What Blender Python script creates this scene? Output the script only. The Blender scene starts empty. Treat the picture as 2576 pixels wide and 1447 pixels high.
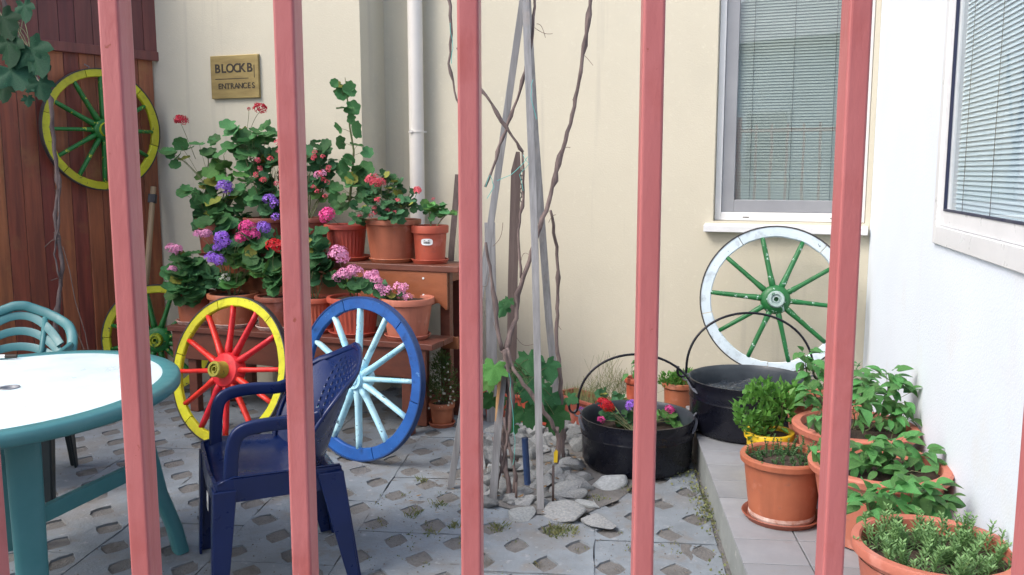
import bpy, bmesh, math, random
from mathutils import Vector, Matrix, Quaternion, noise
rnd = random.Random(7)
S = bpy.context.scene
R = math.radians
# ------------------------------------------------------------------ camera, sky, sun, exposure
EYE, PITCH, F = 1.45, 7.5, 2220.0            # eye height (m), pitch down (deg), focal length in photo pixels (2576 wide)
cd = bpy.data.cameras.new('camera'); cam = bpy.data.objects.new('camera', cd); S.collection.objects.link(cam)
cam.location = (0, 0, EYE); cam.rotation_euler = (R(90 - PITCH), 0, 0)
cd.sensor_width = 36; cd.lens = 36 * F / 2576; cd.clip_end = 500; cd.clip_start = .02
S.camera = cam
SUN_EL, SUN_AZ = 48, 240                      # the light comes from the left, over the street
w = bpy.data.worlds.new('World'); S.world = w; w.use_nodes = True
wn = w.node_tree.nodes; wl = w.node_tree.links
sky = wn.new('ShaderNodeTexSky'); sky.sky_type = 'NISHITA'; sky.sun_disc = False
sky.sun_elevation = R(SUN_EL); sky.sun_rotation = R(SUN_AZ)
sky.air_density = 1.0; sky.dust_density = 3.5; sky.ozone_density = .8
wn['Background'].inputs['Strength'].default_value = .15
wl.new(sky.outputs[0], wn['Background'].inputs['Color'])
sd = bpy.data.lights.new('sun', 'SUN'); sd.energy = 1.0; sd.angle = R(26); sd.color = (1, .985, .965)
sun = bpy.data.objects.new('sun', sd); S.collection.objects.link(sun)
az = R(SUN_AZ); dv = Vector((math.sin(az) * math.cos(R(SUN_EL)), math.cos(az) * math.cos(R(SUN_EL)), math.sin(R(SUN_EL))))
sun.rotation_euler = dv.to_track_quat('Z', 'Y').to_euler(); sun.location = (-6, -6, 8)
S.view_settings.view_transform = 'Standard'; S.view_settings.look = 'None'
S.view_settings.gamma = 1; S.view_settings.exposure = .95
S.cycles.max_bounces = 6; S.cycles.transparent_max_bounces = 12

# ------------------------------------------------------------------ where things stand: a sight line of the photograph met with a real height or distance
cp, sp = math.cos(R(PITCH)), math.sin(R(PITCH))
def ray(px, py):
    a = (px - 1288) / F; b = (py - 723.5) / F
    return Vector((a, cp - sp * b, -sp - cp * b))
def onz(px, py, z=0.0):
    d = ray(px, py); return Vector((0, 0, EYE)) + d * ((z - EYE) / d.z)
def aty(px, py, Y):
    d = ray(px, py); return Vector((0, 0, EYE)) + d * (Y / d.y)
def onplane(px, py, p0, n):
    o = Vector((0, 0, EYE)); d = ray(px, py); return o + d * ((Vector(p0) - o).dot(n) / d.dot(n))

# ------------------------------------------------------------------ object helpers
C = S.collection
def tag(o, label=None, cat=None, group=None, kind=None):
    if label: o['label'] = label
    if cat: o['category'] = cat
    if group: o['group'] = group
    if kind: o['kind'] = kind
    return o
def thing(name, loc, label, cat, group=None, rot=(0, 0, 0)):
    o = bpy.data.objects.new(name, None); C.objects.link(o); o.empty_display_size = .1
    o.location = loc; o.rotation_euler = rot
    return tag(o, label, cat, group)
def link(name, me, parent=None, loc=(0, 0, 0), rot=(0, 0, 0), scale=None):
    o = bpy.data.objects.new(name, me); C.objects.link(o)
    if parent: o.parent = parent
    o.location = loc; o.rotation_euler = rot
    if scale: o.scale = scale if hasattr(scale, '__len__') else (scale,) * 3
    return o
class MB:
    def __init__(s): s.v = []; s.f = []; s.m = []; s.mi = 0
    def add(s, vs, fs):
        n = len(s.v); s.v += [tuple(x) for x in vs]; s.f += [tuple(i + n for i in f) for f in fs]; s.m += [s.mi] * len(fs); return s
    def box(s, c, d, M=None):
        x, y, z = d[0] / 2, d[1] / 2, d[2] / 2; c = Vector(c)
        vs = [Vector((i * x, j * y, k * z)) for k in (-1, 1) for j in (-1, 1) for i in (-1, 1)]
        if M is not None: vs = [M @ v for v in vs]
        return s.add([v + c for v in vs], [(0, 2, 3, 1), (4, 5, 7, 6), (0, 1, 5, 4), (2, 6, 7, 3), (0, 4, 6, 2), (1, 3, 7, 5)])
    def hull8(s, lo, hi):   # two quads (4 points each, same winding) joined into a solid
        return s.add(list(lo) + list(hi), [(3, 2, 1, 0), (4, 5, 6, 7), (0, 1, 5, 4), (1, 2, 6, 5), (2, 3, 7, 6), (3, 0, 4, 7)])
    def tube(s, pts, rad, n=8, cap=True, sq=None, up=None):
        pts = [Vector(p) for p in pts]; k = len(pts)
        if not hasattr(rad, '__len__'): rad = [rad] * k
        base = len(s.v); prev = None
        for i, p in enumerate(pts):
            t = (pts[min(i + 1, k - 1)] - pts[max(i - 1, 0)]).normalized()
            if up is not None: a = Vector(up).cross(t)
            elif prev is None: a = t.cross(Vector((0, 0, 1)) if abs(t.z) < .9 else Vector((0, 1, 0)))
            else: a = prev - t * prev.dot(t)
            if a.length < 1e-6: a = t.orthogonal()
            a.normalize(); prev = a; b = t.cross(a).normalized()
            for j in range(n):
                if sq:
                    th = 2 * math.pi * (j + .5) / n; ca, sa = math.cos(th), math.sin(th); e = sq[2] if len(sq) > 2 else .35
                    s.v.append(tuple(p + a * (sq[0] * rad[i] * math.copysign(abs(ca) ** e, ca)) + b * (sq[1] * rad[i] * math.copysign(abs(sa) ** e, sa))))
                else:
                    th = 2 * math.pi * j / n
                    s.v.append(tuple(p + (a * math.cos(th) + b * math.sin(th)) * rad[i]))
        for i in range(k - 1):
            for j in range(n):
                s.f.append((base + i * n + j, base + i * n + (j + 1) % n, base + (i + 1) * n + (j + 1) % n, base + (i + 1) * n + j)); s.m.append(s.mi)
        if cap:
            s.f.append(tuple(base + j for j in reversed(range(n)))); s.m.append(s.mi)
            s.f.append(tuple(base + (k - 1) * n + j for j in range(n))); s.m.append(s.mi)
        return s
    def lathe(s, prof, n=40, M=None, rib=None, close=False):   # prof: (r, z); rib: (count, depth, z0, z1)
        base = len(s.v); k = len(prof)
        for r, z in prof:
            for j in range(n):
                th = 2 * math.pi * j / n; rr = r
                if rib and rib[2] <= z <= rib[3] and r > .02: rr = r - rib[1] * (.5 + .5 * math.cos(th * rib[0]))
                v = Vector((rr * math.cos(th), rr * math.sin(th), z))
                s.v.append(tuple(M @ v if M is not None else v))
        for i in range(k - 1):
            for j in range(n):
                s.f.append((base + i * n + j, base + i * n + (j + 1) % n, base + (i + 1) * n + (j + 1) % n, base + (i + 1) * n + j)); s.m.append(s.mi)
        return s
    def mesh(s, name, mat, smooth=False, merge=0):
        me = bpy.data.meshes.new(name); me.from_pydata(s.v, [], s.f)
        for m in (mat if isinstance(mat, (list, tuple)) else [mat]): me.materials.append(m)
        if any(s.m): me.polygons.foreach_set('material_index', s.m)
        if smooth: me.polygons.foreach_set('use_smooth', [True] * len(me.polygons))
        me.update(); return me
    def obj(s, name, mat, parent=None, smooth=False, bevel=0, loc=(0, 0, 0), rot=(0, 0, 0), auto=None, seg=2):
        me = s.mesh(name, mat, smooth)
        if auto is not None:
            try: me.set_sharp_from_angle(angle=R(auto))
            except Exception: pass
        o = link(name, me, parent, loc, rot)
        if bevel:
            b = o.modifiers.new('bevel', 'BEVEL'); b.width = bevel; b.segments = seg; b.limit_method = 'ANGLE'; b.angle_limit = R(40)
        return o
def orient(t, n):       # rotation whose Y axis is t and whose Z axis leans to n
    y = Vector(t).normalized(); z = Vector(n); z = z - y * z.dot(y)
    if z.length < 1e-4: z = y.orthogonal()
    z.normalize(); x = y.cross(z)
    return Matrix((x, y, z)).transposed()
def rv(a=1.0): return Vector((rnd.uniform(-a, a), rnd.uniform(-a, a), rnd.uniform(-a, a)))

# ------------------------------------------------------------------ materials
def lin(c):
    if isinstance(c, str): c = [int(c[i:i + 2], 16) / 255 for i in (0, 2, 4)]; return tuple(x / 12.92 if x <= .04045 else ((x + .055) / 1.055) ** 2.4 for x in c) + (1,)
    return tuple(c) + (1,)
def M(name, c1, c2=None, rough=.6, scale=6, bump=.15, bscale=60, stretch=(1, 1, 1), chips=None, vary=0, metal=0, spec=.5,
      world=False, transl=0, coat=0, stain=None, bd=.002, contrast=(.35, .65), streak=None):
    m = bpy.data.materials.new(name); m.use_nodes = True; nt = m.node_tree; N = nt.nodes; L = nt.links
    P = N['Principled BSDF']; P.inputs['Roughness'].default_value = rough; P.inputs['Metallic'].default_value = metal
    P.inputs['Specular IOR Level'].default_value = spec; P.inputs['Coat Weight'].default_value = coat
    if world: src = N.new('ShaderNodeNewGeometry').outputs['Position']
    else:
        tc = N.new('ShaderNodeTexCoord').outputs['Object']; oi = N.new('ShaderNodeObjectInfo'); ad = N.new('ShaderNodeVectorMath'); ad.operation = 'MULTIPLY_ADD'
        cx = N.new('ShaderNodeCombineXYZ')
        for i in range(3): L.new(oi.outputs['Random'], cx.inputs[i])
        L.new(cx.outputs[0], ad.inputs[0]); ad.inputs[1].default_value = (7, 11, 5); L.new(tc, ad.inputs[2]); src = ad.outputs[0]
    mp = N.new('ShaderNodeMapping'); mp.inputs['Scale'].default_value = stretch; L.new(src, mp.inputs['Vector'])
    def nz(sc, det=5, vec=None, rg=.6):
        n = N.new('ShaderNodeTexNoise'); n.inputs['Scale'].default_value = sc; n.inputs['Detail'].default_value = det; n.inputs['Roughness'].default_value = rg
        L.new(vec or mp.outputs[0], n.inputs['Vector']); return n.outputs['Fac']
    def rg(f, a, b):
        r = N.new('ShaderNodeMapRange'); r.inputs['From Min'].default_value = a; r.inputs['From Max'].default_value = b; L.new(f, r.inputs['Value']); return r.outputs[0]
    def mix(fac, a, b, mode='MIX'):
        x = N.new('ShaderNodeMix'); x.data_type = 'RGBA'; x.blend_type = mode
        if isinstance(fac, float): x.inputs[0].default_value = fac
        else: L.new(fac, x.inputs[0])
        for i, c in ((6, a), (7, b)):
            if isinstance(c, tuple): x.inputs[i].default_value = c
            else: L.new(c, x.inputs[i])
        return x.outputs[2]
    col = lin(c1)
    col = mix(rg(nz(scale), *contrast), col, lin(c2 if c2 else c1))
    if stain:
        for (sc_, c, a, b) in stain: col = mix(rg(nz(sc_, 6, src), a, b), col, lin(c))
    if streak:
        m2 = N.new('ShaderNodeMapping'); m2.inputs['Scale'].default_value = streak[1]; L.new(src, m2.inputs['Vector'])
        col = mix(rg(nz(1, 5, m2.outputs[0]), streak[2], streak[3]), col, lin(streak[0]))
    rsock = None
    if chips:
        f = rg(nz(chips[2], 8, src if len(chips) < 4 else None, .7), chips[1], chips[1] + .03); col = mix(f, col, lin(chips[0]))
    if vary:
        oi2 = N.new('ShaderNodeObjectInfo'); h = N.new('ShaderNodeHueSaturation')
        r1 = rg(oi2.outputs['Random'], 0, 1); N_ = r1.node; N_.inputs['To Min'].default_value = 1 - vary; N_.inputs['To Max'].default_value = 1 + vary
        L.new(r1, h.inputs['Value']); L.new(col, h.inputs['Color']); 
        r2 = rg(oi2.outputs['Random'], 0, 1); r2.node.inputs['To Min'].default_value = .5 - vary * .05; r2.node.inputs['To Max'].default_value = .5 + vary * .05
        L.new(r2, h.inputs['Hue']); col = h.outputs[0]
    if isinstance(col, tuple): P.inputs['Base Color'].default_value = col
    else: L.new(col, P.inputs['Base Color'])
    rr = rg(nz(scale * 2.3), .3, .7); rr.node.inputs['To Min'].default_value = max(.03, rough - .12); rr.node.inputs['To Max'].default_value = min(1, rough + .12); L.new(rr, P.inputs['Roughness'])
    if bump:
        b = N.new('ShaderNodeBump'); b.inputs['Strength'].default_value = bump; b.inputs['Distance'].default_value = bd
        L.new(nz(bscale, 4), b.inputs['Height']); L.new(b.outputs[0], P.inputs['Normal'])
    if transl:
        t = N.new('ShaderNodeBsdfTranslucent'); mx = N.new('ShaderNodeMixShader'); mx.inputs[0].default_value = transl
        if isinstance(col, tuple): t.inputs[0].default_value = col
        else: L.new(col, t.inputs[0])
        L.new(P.outputs[0], mx.inputs[1]); L.new(t.outputs[0], mx.inputs[2]); L.new(mx.outputs[0], N['Material Output'].inputs[0])
    return m
def glass(name, tint, refl=1.0, ior=1.5, base=.27):
    m = bpy.data.materials.new(name); m.use_nodes = True; N = m.node_tree.nodes; L = m.node_tree.links; N.remove(N['Principled BSDF'])
    lw = N.new('ShaderNodeLayerWeight'); lw.inputs[0].default_value = .5; fr = N.new('ShaderNodeMath'); fr.operation = 'POWER'; fr.inputs[1].default_value = 4; L.new(lw.outputs['Facing'], fr.inputs[0]); mu = N.new('ShaderNodeMath'); mu.operation = 'MULTIPLY_ADD'; mu.inputs[1].default_value = refl; mu.inputs[2].default_value = base; mu.use_clamp = True
    tr = N.new('ShaderNodeBsdfTransparent'); tr.inputs[0].default_value = lin(tint); gl = N.new('ShaderNodeBsdfGlossy'); gl.inputs['Roughness'].default_value = .015
    nz = N.new('ShaderNodeTexNoise'); nz.inputs['Scale'].default_value = 3; bp = N.new('ShaderNodeBump'); bp.inputs['Strength'].default_value = .02; bp.inputs['Distance'].default_value = .02
    tc = N.new('ShaderNodeTexCoord'); L.new(tc.outputs['Object'], nz.inputs['Vector']); L.new(nz.outputs[0], bp.inputs['Height']); L.new(bp.outputs[0], gl.inputs['Normal'])
    mx = N.new('ShaderNodeMixShader'); L.new(fr.outputs[0], mu.inputs[0]); L.new(mu.outputs[0], mx.inputs[0]); L.new(tr.outputs[0], mx.inputs[1]); L.new(gl.outputs[0], mx.inputs[2]); L.new(mx.outputs[0], N['Material Output'].inputs[0])
    return m
m_cream = M('cream_render', (.575, .537, .428), (.538, .502, .40), .9, 1.1, .55, 120, bd=.003, stain=[(1.7, (.49, .465, .38), .55, .8), (38, (.60, .57, .46), .58, .8)], streak=((.47, .44, .36), (11, 11, .45), .60, .78))
m_white = M('white_render', (.73, .80, .875), (.70, .765, .84), .85, 1.6, .5, 110, bd=.003, stain=[(2.2, (.70, .72, .73), .56, .78)], streak=((.68, .70, .70), (10, 10, .5), .62, .78))
m_grey = M('grey_render', (.42, .44, .45), (.36, .38, .4), .9, 2)
m_fence = M('fence_paint', (.495, .160, .158), (.44, .130, .128), .42, 5, .5, 34, stretch=(2.5, 2.5, .8), bd=.0016, chips=((.66, .52, .48), .705, 95, 1), stain=[(9, (.40, .100, .090), .55, .75), (60, (.30, .075, .05), .70, .74)], streak=((.40, .105, .095), (60, 60, 1.6), .58, .72))
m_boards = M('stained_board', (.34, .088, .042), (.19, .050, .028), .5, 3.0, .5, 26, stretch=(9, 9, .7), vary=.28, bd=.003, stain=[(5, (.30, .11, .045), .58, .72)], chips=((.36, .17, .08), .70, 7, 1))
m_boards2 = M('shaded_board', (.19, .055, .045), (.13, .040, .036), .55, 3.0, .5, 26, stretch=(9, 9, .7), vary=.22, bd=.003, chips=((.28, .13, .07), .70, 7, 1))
m_shelf = M('shelf_wood', (.16, .05, .03), (.11, .036, .024), .45, 3, .3, 30, stretch=(1, 8, 8), vary=.12)
m_ply = M('apron_wood', (.30, .095, .04), (.24, .075, .032), .45, 3, .3, 26, stretch=(1, 6, 6), vary=.1)
m_pvc = M('white_pvc', (.72, .73, .74), (.66, .67, .68), .35, 5, .05)
m_pvcg = M('grey_pvc', (.27, .28, .30), (.24, .25, .27), .4, 5, .05)
m_seal = M('rubber_seal', (.02, .025, .06), None, .5)
m_pipe = M('downpipe_plastic', (.70, .67, .62), (.64, .61, .57), .4, 4, .1)
m_slat = M('blind_slat', (.43, .465, .455), (.37, .41, .40), .5, 2, 0)
m_slatb = M('reflection_blue_blind', (.60, .72, .78), (.56, .69, .75), .5, 2, 0)  # pale blue put into the slats stands in for the side pane's reflection
m_room = M('room_wall', (.10, .10, .09), None, .9)
m_iron = M('black_enamel', (.004, .0045, .009), (.008, .009, .016), .27, 5, .35, 22, bd=.003, chips=((.04, .04, .05), .74, 30), spec=.4)
m_ironin = M('cauldron_inside', (.025, .034, .045), (.05, .062, .075), .45, 7, .3, 30)
m_tyre = M('iron_tyre', (.025, .024, .026), (.05, .045, .045), .5, 9, .4, 40)
m_soil = M('potting_soil', (.035, .022, .015), (.06, .04, .028), .95, 30, .9, 120, bd=.006)
m_navy = M('navy_plastic', (.002, .011, .062), (.003, .014, .080), .34, 6, .12, 150, chips=((.10, .14, .3), .745, 60), spec=.5)
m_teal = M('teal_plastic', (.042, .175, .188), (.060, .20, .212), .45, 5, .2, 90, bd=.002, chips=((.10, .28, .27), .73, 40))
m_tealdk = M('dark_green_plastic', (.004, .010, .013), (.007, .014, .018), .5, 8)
m_top = M('table_top', (.74, .86, .88), (.71, .83, .85), .38, 3, .2, 80, stain=[(6, (.70, .78, .78), .60, .8), (45, (.62, .68, .68), .70, .76)])
m_stake = M('weathered_stake', (.295, .295, .30), (.18, .178, .182), .8, 4, .6, 30, stretch=(12, 12, .8), vary=.12, bd=.003, stain=[(6, (.30, .27, .25), .6, .75)])
m_split = M('fresh_split_wood', (.45, .27, .12), (.35, .19, .08), .7, 6, .4, 30, stretch=(8, 8, 1))
m_old = M('old_brown_plank', (.13, .095, .085), (.085, .06, .055), .8, 4, .6, 30, stretch=(10, 10, .8), bd=.004)
m_vine = M('vine_bark', (.22, .165, .15), (.095, .07, .068), .85, 12, .9, 70, stretch=(3, 3, .8), bd=.004)
m_twig = M('dry_twig', (.20, .14, .11), (.12, .08, .07), .8, 12, .5, 60)
m_string = M('green_string', (.08, .42, .38), None, .6)
m_brass = M('brass_plate', (.40, .31, .13), (.28, .21, .09), .42, 4, .1, 200, metal=.55, stretch=(1, 1, 5))
m_ink = M('dark_letter', (.025, .018, .012), None, .6)
m_stone = M('pale_stone', (.34, .355, .36), (.22, .235, .245), .88, 9, .9, 38, vary=.34, bd=.008, stain=[(14, (.40, .37, .31), .58, .7), (5, (.16, .15, .14), .60, .75)])
m_conc = M('concrete_paver', (.215, .248, .278), (.165, .188, .210), .92, 5, .7, 90, world=True, bd=.005, stain=[(2.3, (.17, .163, .155), .50, .74), (7, (.18, .172, .165), .54, .70), (24, (.31, .32, .33), .6, .75)])
m_sand = M('sandy_soil', (.178, .172, .166), (.130, .127, .123), .97, 12, .9, 110, world=True, bd=.012, stain=[(5, (.10, .09, .075), .55, .7)])
m_tile = M('step_tile', (.275, .285, .305), (.215, .225, .24), .6, 4, .3, 70, vary=.09, bd=.002, stain=[(7, (.24, .225, .22), .58, .75)])
m_stepside = M('step_side', (.26, .28, .275), (.20, .22, .215), .8, 6, .5, 50, world=True, stain=[(12, (.42, .42, .41), .62, .7)])
def terra(name, c, d): return M(name, c, d, .6, 7, .35, 60, vary=.12, bd=.002, stain=[(9, tuple(min(1, x * 1.1 + .13) for x in c), .56, .80), (26, tuple(x * .6 + .03 for x in c), .62, .74)], streak=(tuple(x * .7 for x in c), (14, 14, 1.2), .55, .78))
m_terra = terra('terracotta', (.40, .125, .062), (.34, .10, .05))
m_terrared = terra('red_plastic_pot', (.42, .075, .042), (.35, .06, .035))
m_terradk = terra('brown_plastic_pot', (.26, .07, .042), (.2, .052, .034))
m_terrapk = terra('pink_terracotta', (.47, .155, .10), (.42, .13, .085))
m_yel = M('yellow_pot', (.75, .52, .02), (.7, .45, .02), .4, 6, .05)
m_chalk = M('limescale', (.62, .5, .45), (.4, .2, .15), .85, 30, .3)
def leafm(name, a, b, tr=.22, rough=.58): return M(name, a, b, rough, 30, .5, 60, vary=.34, spec=.22, contrast=(.42, .58), stain=[(9, tuple(min(.6, x * 1.7) for x in a), .62, .7)], transl=tr, bd=.002)
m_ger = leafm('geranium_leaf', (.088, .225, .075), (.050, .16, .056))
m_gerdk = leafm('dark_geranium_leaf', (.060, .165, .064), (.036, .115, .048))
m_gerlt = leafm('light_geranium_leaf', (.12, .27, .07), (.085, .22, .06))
m_grape = leafm('grape_leaf', (.038, .135, .042), (.025, .095, .032))
m_grapelt = leafm('young_grape_leaf', (.09, .22, .05), (.06, .17, .04), .25)
m_pep = leafm('pepper_leaf', (.11, .27, .08), (.07, .205, .06), .25, .38)
m_basil = M('basil_leaf', (.13, .32, .055), (.075, .22, .04), .5, 25, .2, 60, transl=.28, world=True)
m_rose = M('savory_leaf', (.20, .36, .13), (.13, .26, .09), .55, 30, 0, transl=.2, world=True)
m_herb = M('herb_leaf', (.085, .19, .06), (.045, .115, .04), .55, 30, 0, transl=.2, world=True)
m_bush = M('bush_leaf', (.055, .12, .035), (.13, .16, .04), .55, 25, 0, transl=.2, world=True)
m_grass = M('grass_blade', (.10, .15, .05), (.24, .23, .10), .7, 25, 0, transl=.2, world=True)
m_stem = M('green_stem', (.11, .17, .055), (.15, .13, .07), .6, 30, 0, world=True)
m_pale = M('pale_dry_leaf', (.36, .40, .28), (.28, .33, .21), .7, 12, .2, transl=.2)
def petal(name, a, b): return M(name, a, b, .55, 60, 0, transl=.25, vary=.1)
m_pink = petal('hot_pink_petal', (.78, .05, .28), (.85, .12, .40)); m_lpink = petal('light_pink_petal', (.80, .28, .52), (.85, .42, .62))
m_red = petal('red_petal', (.70, .012, .018), (.55, .008, .02)); m_crim = petal('crimson_petal', (.42, .008, .035), (.5, .015, .06))
m_pur = petal('purple_petal', (.34, .13, .72), (.44, .22, .80)); m_coral = petal('coral_petal', (.72, .07, .12), (.75, .16, .2)); m_wht = petal('white_petal', (.8, .8, .72), (.7, .72, .6))
m_paper = M('white_sticker', (.8, .82, .82), None, .5, 5, 0)
m_bag = M('black_bag', (.018, .024, .034), (.03, .038, .05), .28, 5, .6, 14, bd=.02)

# ------------------------------------------------------------------ ground, pavers, step
g = MB().add([(-60, -60, -.02), (60, -60, -.02), (60, 60, -.02), (-60, 60, -.02)], [(0, 1, 2, 3)])
n_ = 150                              # sandy soil, uneven, almost filling the holes of the pavers
vs = [(-3.9 + 5.2 * i / n_, 1.5 + 5.2 * j / n_, -.0065 + .006 * noise.noise(Vector((i * .33, j * .33, 0))) + .004 * noise.noise(Vector((i * 1.1, j * 1.1, 4)))) for j in range(n_ + 1) for i in range(n_ + 1)]
g.add(vs, [(j * (n_ + 1) + i, j * (n_ + 1) + i + 1, (j + 1) * (n_ + 1) + i + 1, (j + 1) * (n_ + 1) + i) for j in range(n_) for i in range(n_)])
ground = tag(g.obj('ground', m_sand, smooth=True), kind='structure')
def paver_mesh(k):
    q = MB(); sx, sy = .12, .16; r2 = random.Random(k); T = .034
    pts = {}
    def P(x, y):      # corners pulled about a little, the same corner always the same way
        key = (round(x, 3), round(y, 3))
        if key not in pts: pts[key] = (x + r2.uniform(-.004, .004), y + r2.uniform(-.004, .004), r2.uniform(-.0015, .0015))
        return pts[key]
    W, H = 4 * sx, 4 * sy; g_ = .0008
    for i in range(4):
        for j in range(4):
            x0, y0 = i * sx, j * sy; x1, y1 = x0 + sx, y0 + sy; xm, ym = x0 + sx / 2, y0 + sy / 2
            x0c, x1c, y0c, y1c = max(x0, g_), min(x1, W - g_), max(y0, g_), min(y1, H - g_)
            cs = [P(x0c, y0c), P(x1c, y0c), P(x1c, y1c), P(x0c, y1c)]; ms = [P(xm, y0c), P(x1c, ym), P(xm, y1c), P(x0c, ym)]
            if (i + j) % 2 == 0:
                a = .056 + r2.uniform(-.007, .003); b = .075 + r2.uniform(-.009, .004); jx, jy = r2.uniform(-.004, .004), r2.uniform(-.005, .005)
                ts = []
                base = [(0, -b), (a * .60, -b * .56), (a, 0), (a * .62, b * .52), (0, b), (-a * .6, b * .54), (-a, 0), (-a * .62, -b * .52)]
                for (dx, dy) in base: ts.append((xm + dx + jx + r2.uniform(-.004, .004), ym + dy + jy + r2.uniform(-.004, .004), 0))
                for e in range(4):
                    m0, c_, m1 = ms[e], cs[(e + 1) % 4], ms[(e + 1) % 4]
                    t0, tm, t1 = ts[2 * e], ts[(2 * e + 1) % 8], ts[(2 * e + 2) % 8]
                    q.add([t0, m0, c_, tm], [(0, 1, 2, 3)]); q.add([tm, c_, m1, t1], [(0, 1, 2, 3)])
                for e in range(8):
                    u, v = ts[e], ts[(e + 1) % 8]
                    q.add([u, v, (v[0] * .96 + xm * .04, v[1] * .96 + ym * .04, -T), (u[0] * .96 + xm * .04, u[1] * .96 + ym * .04, -T)], [(0, 1, 2, 3)])
            else:
                q.add([cs[0], ms[0], cs[1], ms[1], cs[2], ms[2], cs[3], ms[3]], [(0, 1, 2, 3, 4, 5, 6, 7)])
    q.add([(g_, g_, 0), (W - g_, g_, 0), (W - g_, H - g_, 0), (g_, H - g_, 0), (g_, g_, -T), (W - g_, g_, -T), (W - g_, H - g_, -T), (g_, H - g_, -T)], [(0, 4, 5, 1), (1, 5, 6, 2), (2, 6, 7, 3), (3, 7, 4, 0)])
    return q.mesh('paver', m_conc)
pav = [paver_mesh(k) for k in range(5)]
YAW = math.atan(.098); ex = Vector((math.cos(YAW), -math.sin(YAW), 0)); ey = Vector((math.sin(YAW), math.cos(YAW), 0))
E0 = onz(1755, 1095, .16); E0.z = 0                          # a point of the step's upper edge, on plan
def stepx(Y): return E0.x + (Y - E0.y) * math.tan(YAW)
o0 = Vector((E0.x - .03, 2.0, 0)); o0.x = stepx(2.0) - .02
for i in range(-9, 0):
    for j in range(0, 7):
        p = o0 + ex * (i * .4803) + ey * (j * .6403 + (.322 if i % 2 else 0) - .3)
        if p.y < 1.6 or p.y > 6.2: continue
        flip = (i * 3 + j) % 2
        o = link('paver', pav[(i * 7 + j * 3) % 5], ground, (p.x, p.y, .035 - .035 + rnd.uniform(-.002, .002)), (R(rnd.uniform(-.25, .25)), R(rnd.uniform(-.25, .25)), -YAW))
        o.location.z += .035 - .035
# step with tiles
SH = .16
step = tag(link('step', None, None), kind='structure')
def SP(a, b, z):           # a: metres right of the edge, b: distance from the camera along the edge
    p = Vector((stepx(0), 0, 0)) + ex * a + ey * b; return Vector((p.x, p.y, z))
q = MB(); q.hull8([SP(.012, .3, -.03), SP(1.9, .3, -.03), SP(1.9, 6.2, -.03), SP(.012, 6.2, -.03)], [SP(.012, .3, SH - .014), SP(1.9, .3, SH - .014), SP(1.9, 6.2, SH - .014), SP(.012, 6.2, SH - .014)])
q.obj('step_core', m_stepside, step)
for j in range(12):                          # upright facing slabs, one beside the other
    b0 = .35 + j * .5; q = MB()
    lo = [SP(0, b0 + .002, -.02), SP(.011, b0 + .002, -.02), SP(.011, b0 + .498, -.02), SP(0, b0 + .498, -.02)]
    q.hull8(lo, [v + Vector((0, 0, SH - .006 + .02)) for v in lo]); q.obj('facing_slab', m_stepside, step, bevel=.002)
tw, tl = .2, .2
for i in range(8):
    for j in range(26):
        b0 = .4 + j * tl; a0 = .013 + i * tw
        if b0 > 4.9 and i > 5: continue
        q = MB(); gp = .0025; h = rnd.uniform(-.0008, .0008)
        if i == 0: a0_ = -.006
        else: a0_ = a0 + gp
        lo = [SP(a0_, b0 + gp, SH - .012 + h), SP(a0 + tw - gp, b0 + gp, SH - .012 + h), SP(a0 + tw - gp, b0 + tl - gp, SH - .012 + h), SP(a0_, b0 + tl - gp, SH - .012 + h)]
        q.hull8(lo, [v + Vector((0, 0, .012)) for v in lo]); q.obj('tile', m_tile, step, bevel=.0015, seg=1)

# ------------------------------------------------------------------ cream building (its set-back wall, the nearer left wall), white building
WY = R(20); uW = Vector((math.cos(WY), -math.sin(WY), 0)); vW = Vector((math.sin(WY), math.cos(WY), 0)); nW = -vW
CB, CL = 5.55, 5.22
OB = Vector((0, CB, 0)); OL = Vector((0, CL, 0))
def sz(px, py, O, u, n):
    p = onplane(px, py, O, n); return (p - O).dot(u), p.z
corner_s, _ = sz(2203, 300, OB, uW, nW); CR = OB + uW * corner_s
WA = R(13.5); uR = Vector((-math.sin(WA), -math.cos(WA), 0)); nR = Vector((-math.cos(WA), math.sin(WA), 0))   # along the white wall towards us; its face looks left
ledge_s, _ = sz(908, 200, OL, uW, nW)
HW = 3.3
def panel_wall(name, O, u, n, s0, s1, hole, mat, parent, depth, z0=-.03, z1=HW):
    q = MB(); ss = sorted({s0, s1} | ({hole[0], hole[1]} if hole else set())); zs = sorted({z0, z1} | ({hole[2], hole[3]} if hole else set()))
    P = lambda s, z, d=0: O + u * s + Vector((0, 0, z)) - n * d
    for a, b in zip(ss, ss[1:]):
        for c, e in zip(zs, zs[1:]):
            if hole and a >= hole[0] - 1e-6 and b <= hole[1] + 1e-6 and c >= hole[2] - 1e-6 and e <= hole[3] + 1e-6: continue
            for d, w_ in ((0, 1), (depth, -1)):
                v = [P(a, c, d), P(b, c, d), P(b, e, d), P(a, e, d)]; q.add(v if w_ > 0 else v[::-1], [(0, 1, 2, 3)])
    def rim(a, b, c, e, inner):
        k = [P(a, c), P(b, c), P(b, e), P(a, e)]; l = [P(a, c, depth), P(b, c, depth), P(b, e, depth), P(a, e, depth)]
        q.add(k + l, [(0, 4, 5, 1), (1, 5, 6, 2), (2, 6, 7, 3), (3, 7, 4, 0)])
    rim(s0, s1, z0, z1, 0)
    if hole: rim(*hole, 1)
    return q.obj(name, mat, parent)
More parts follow.
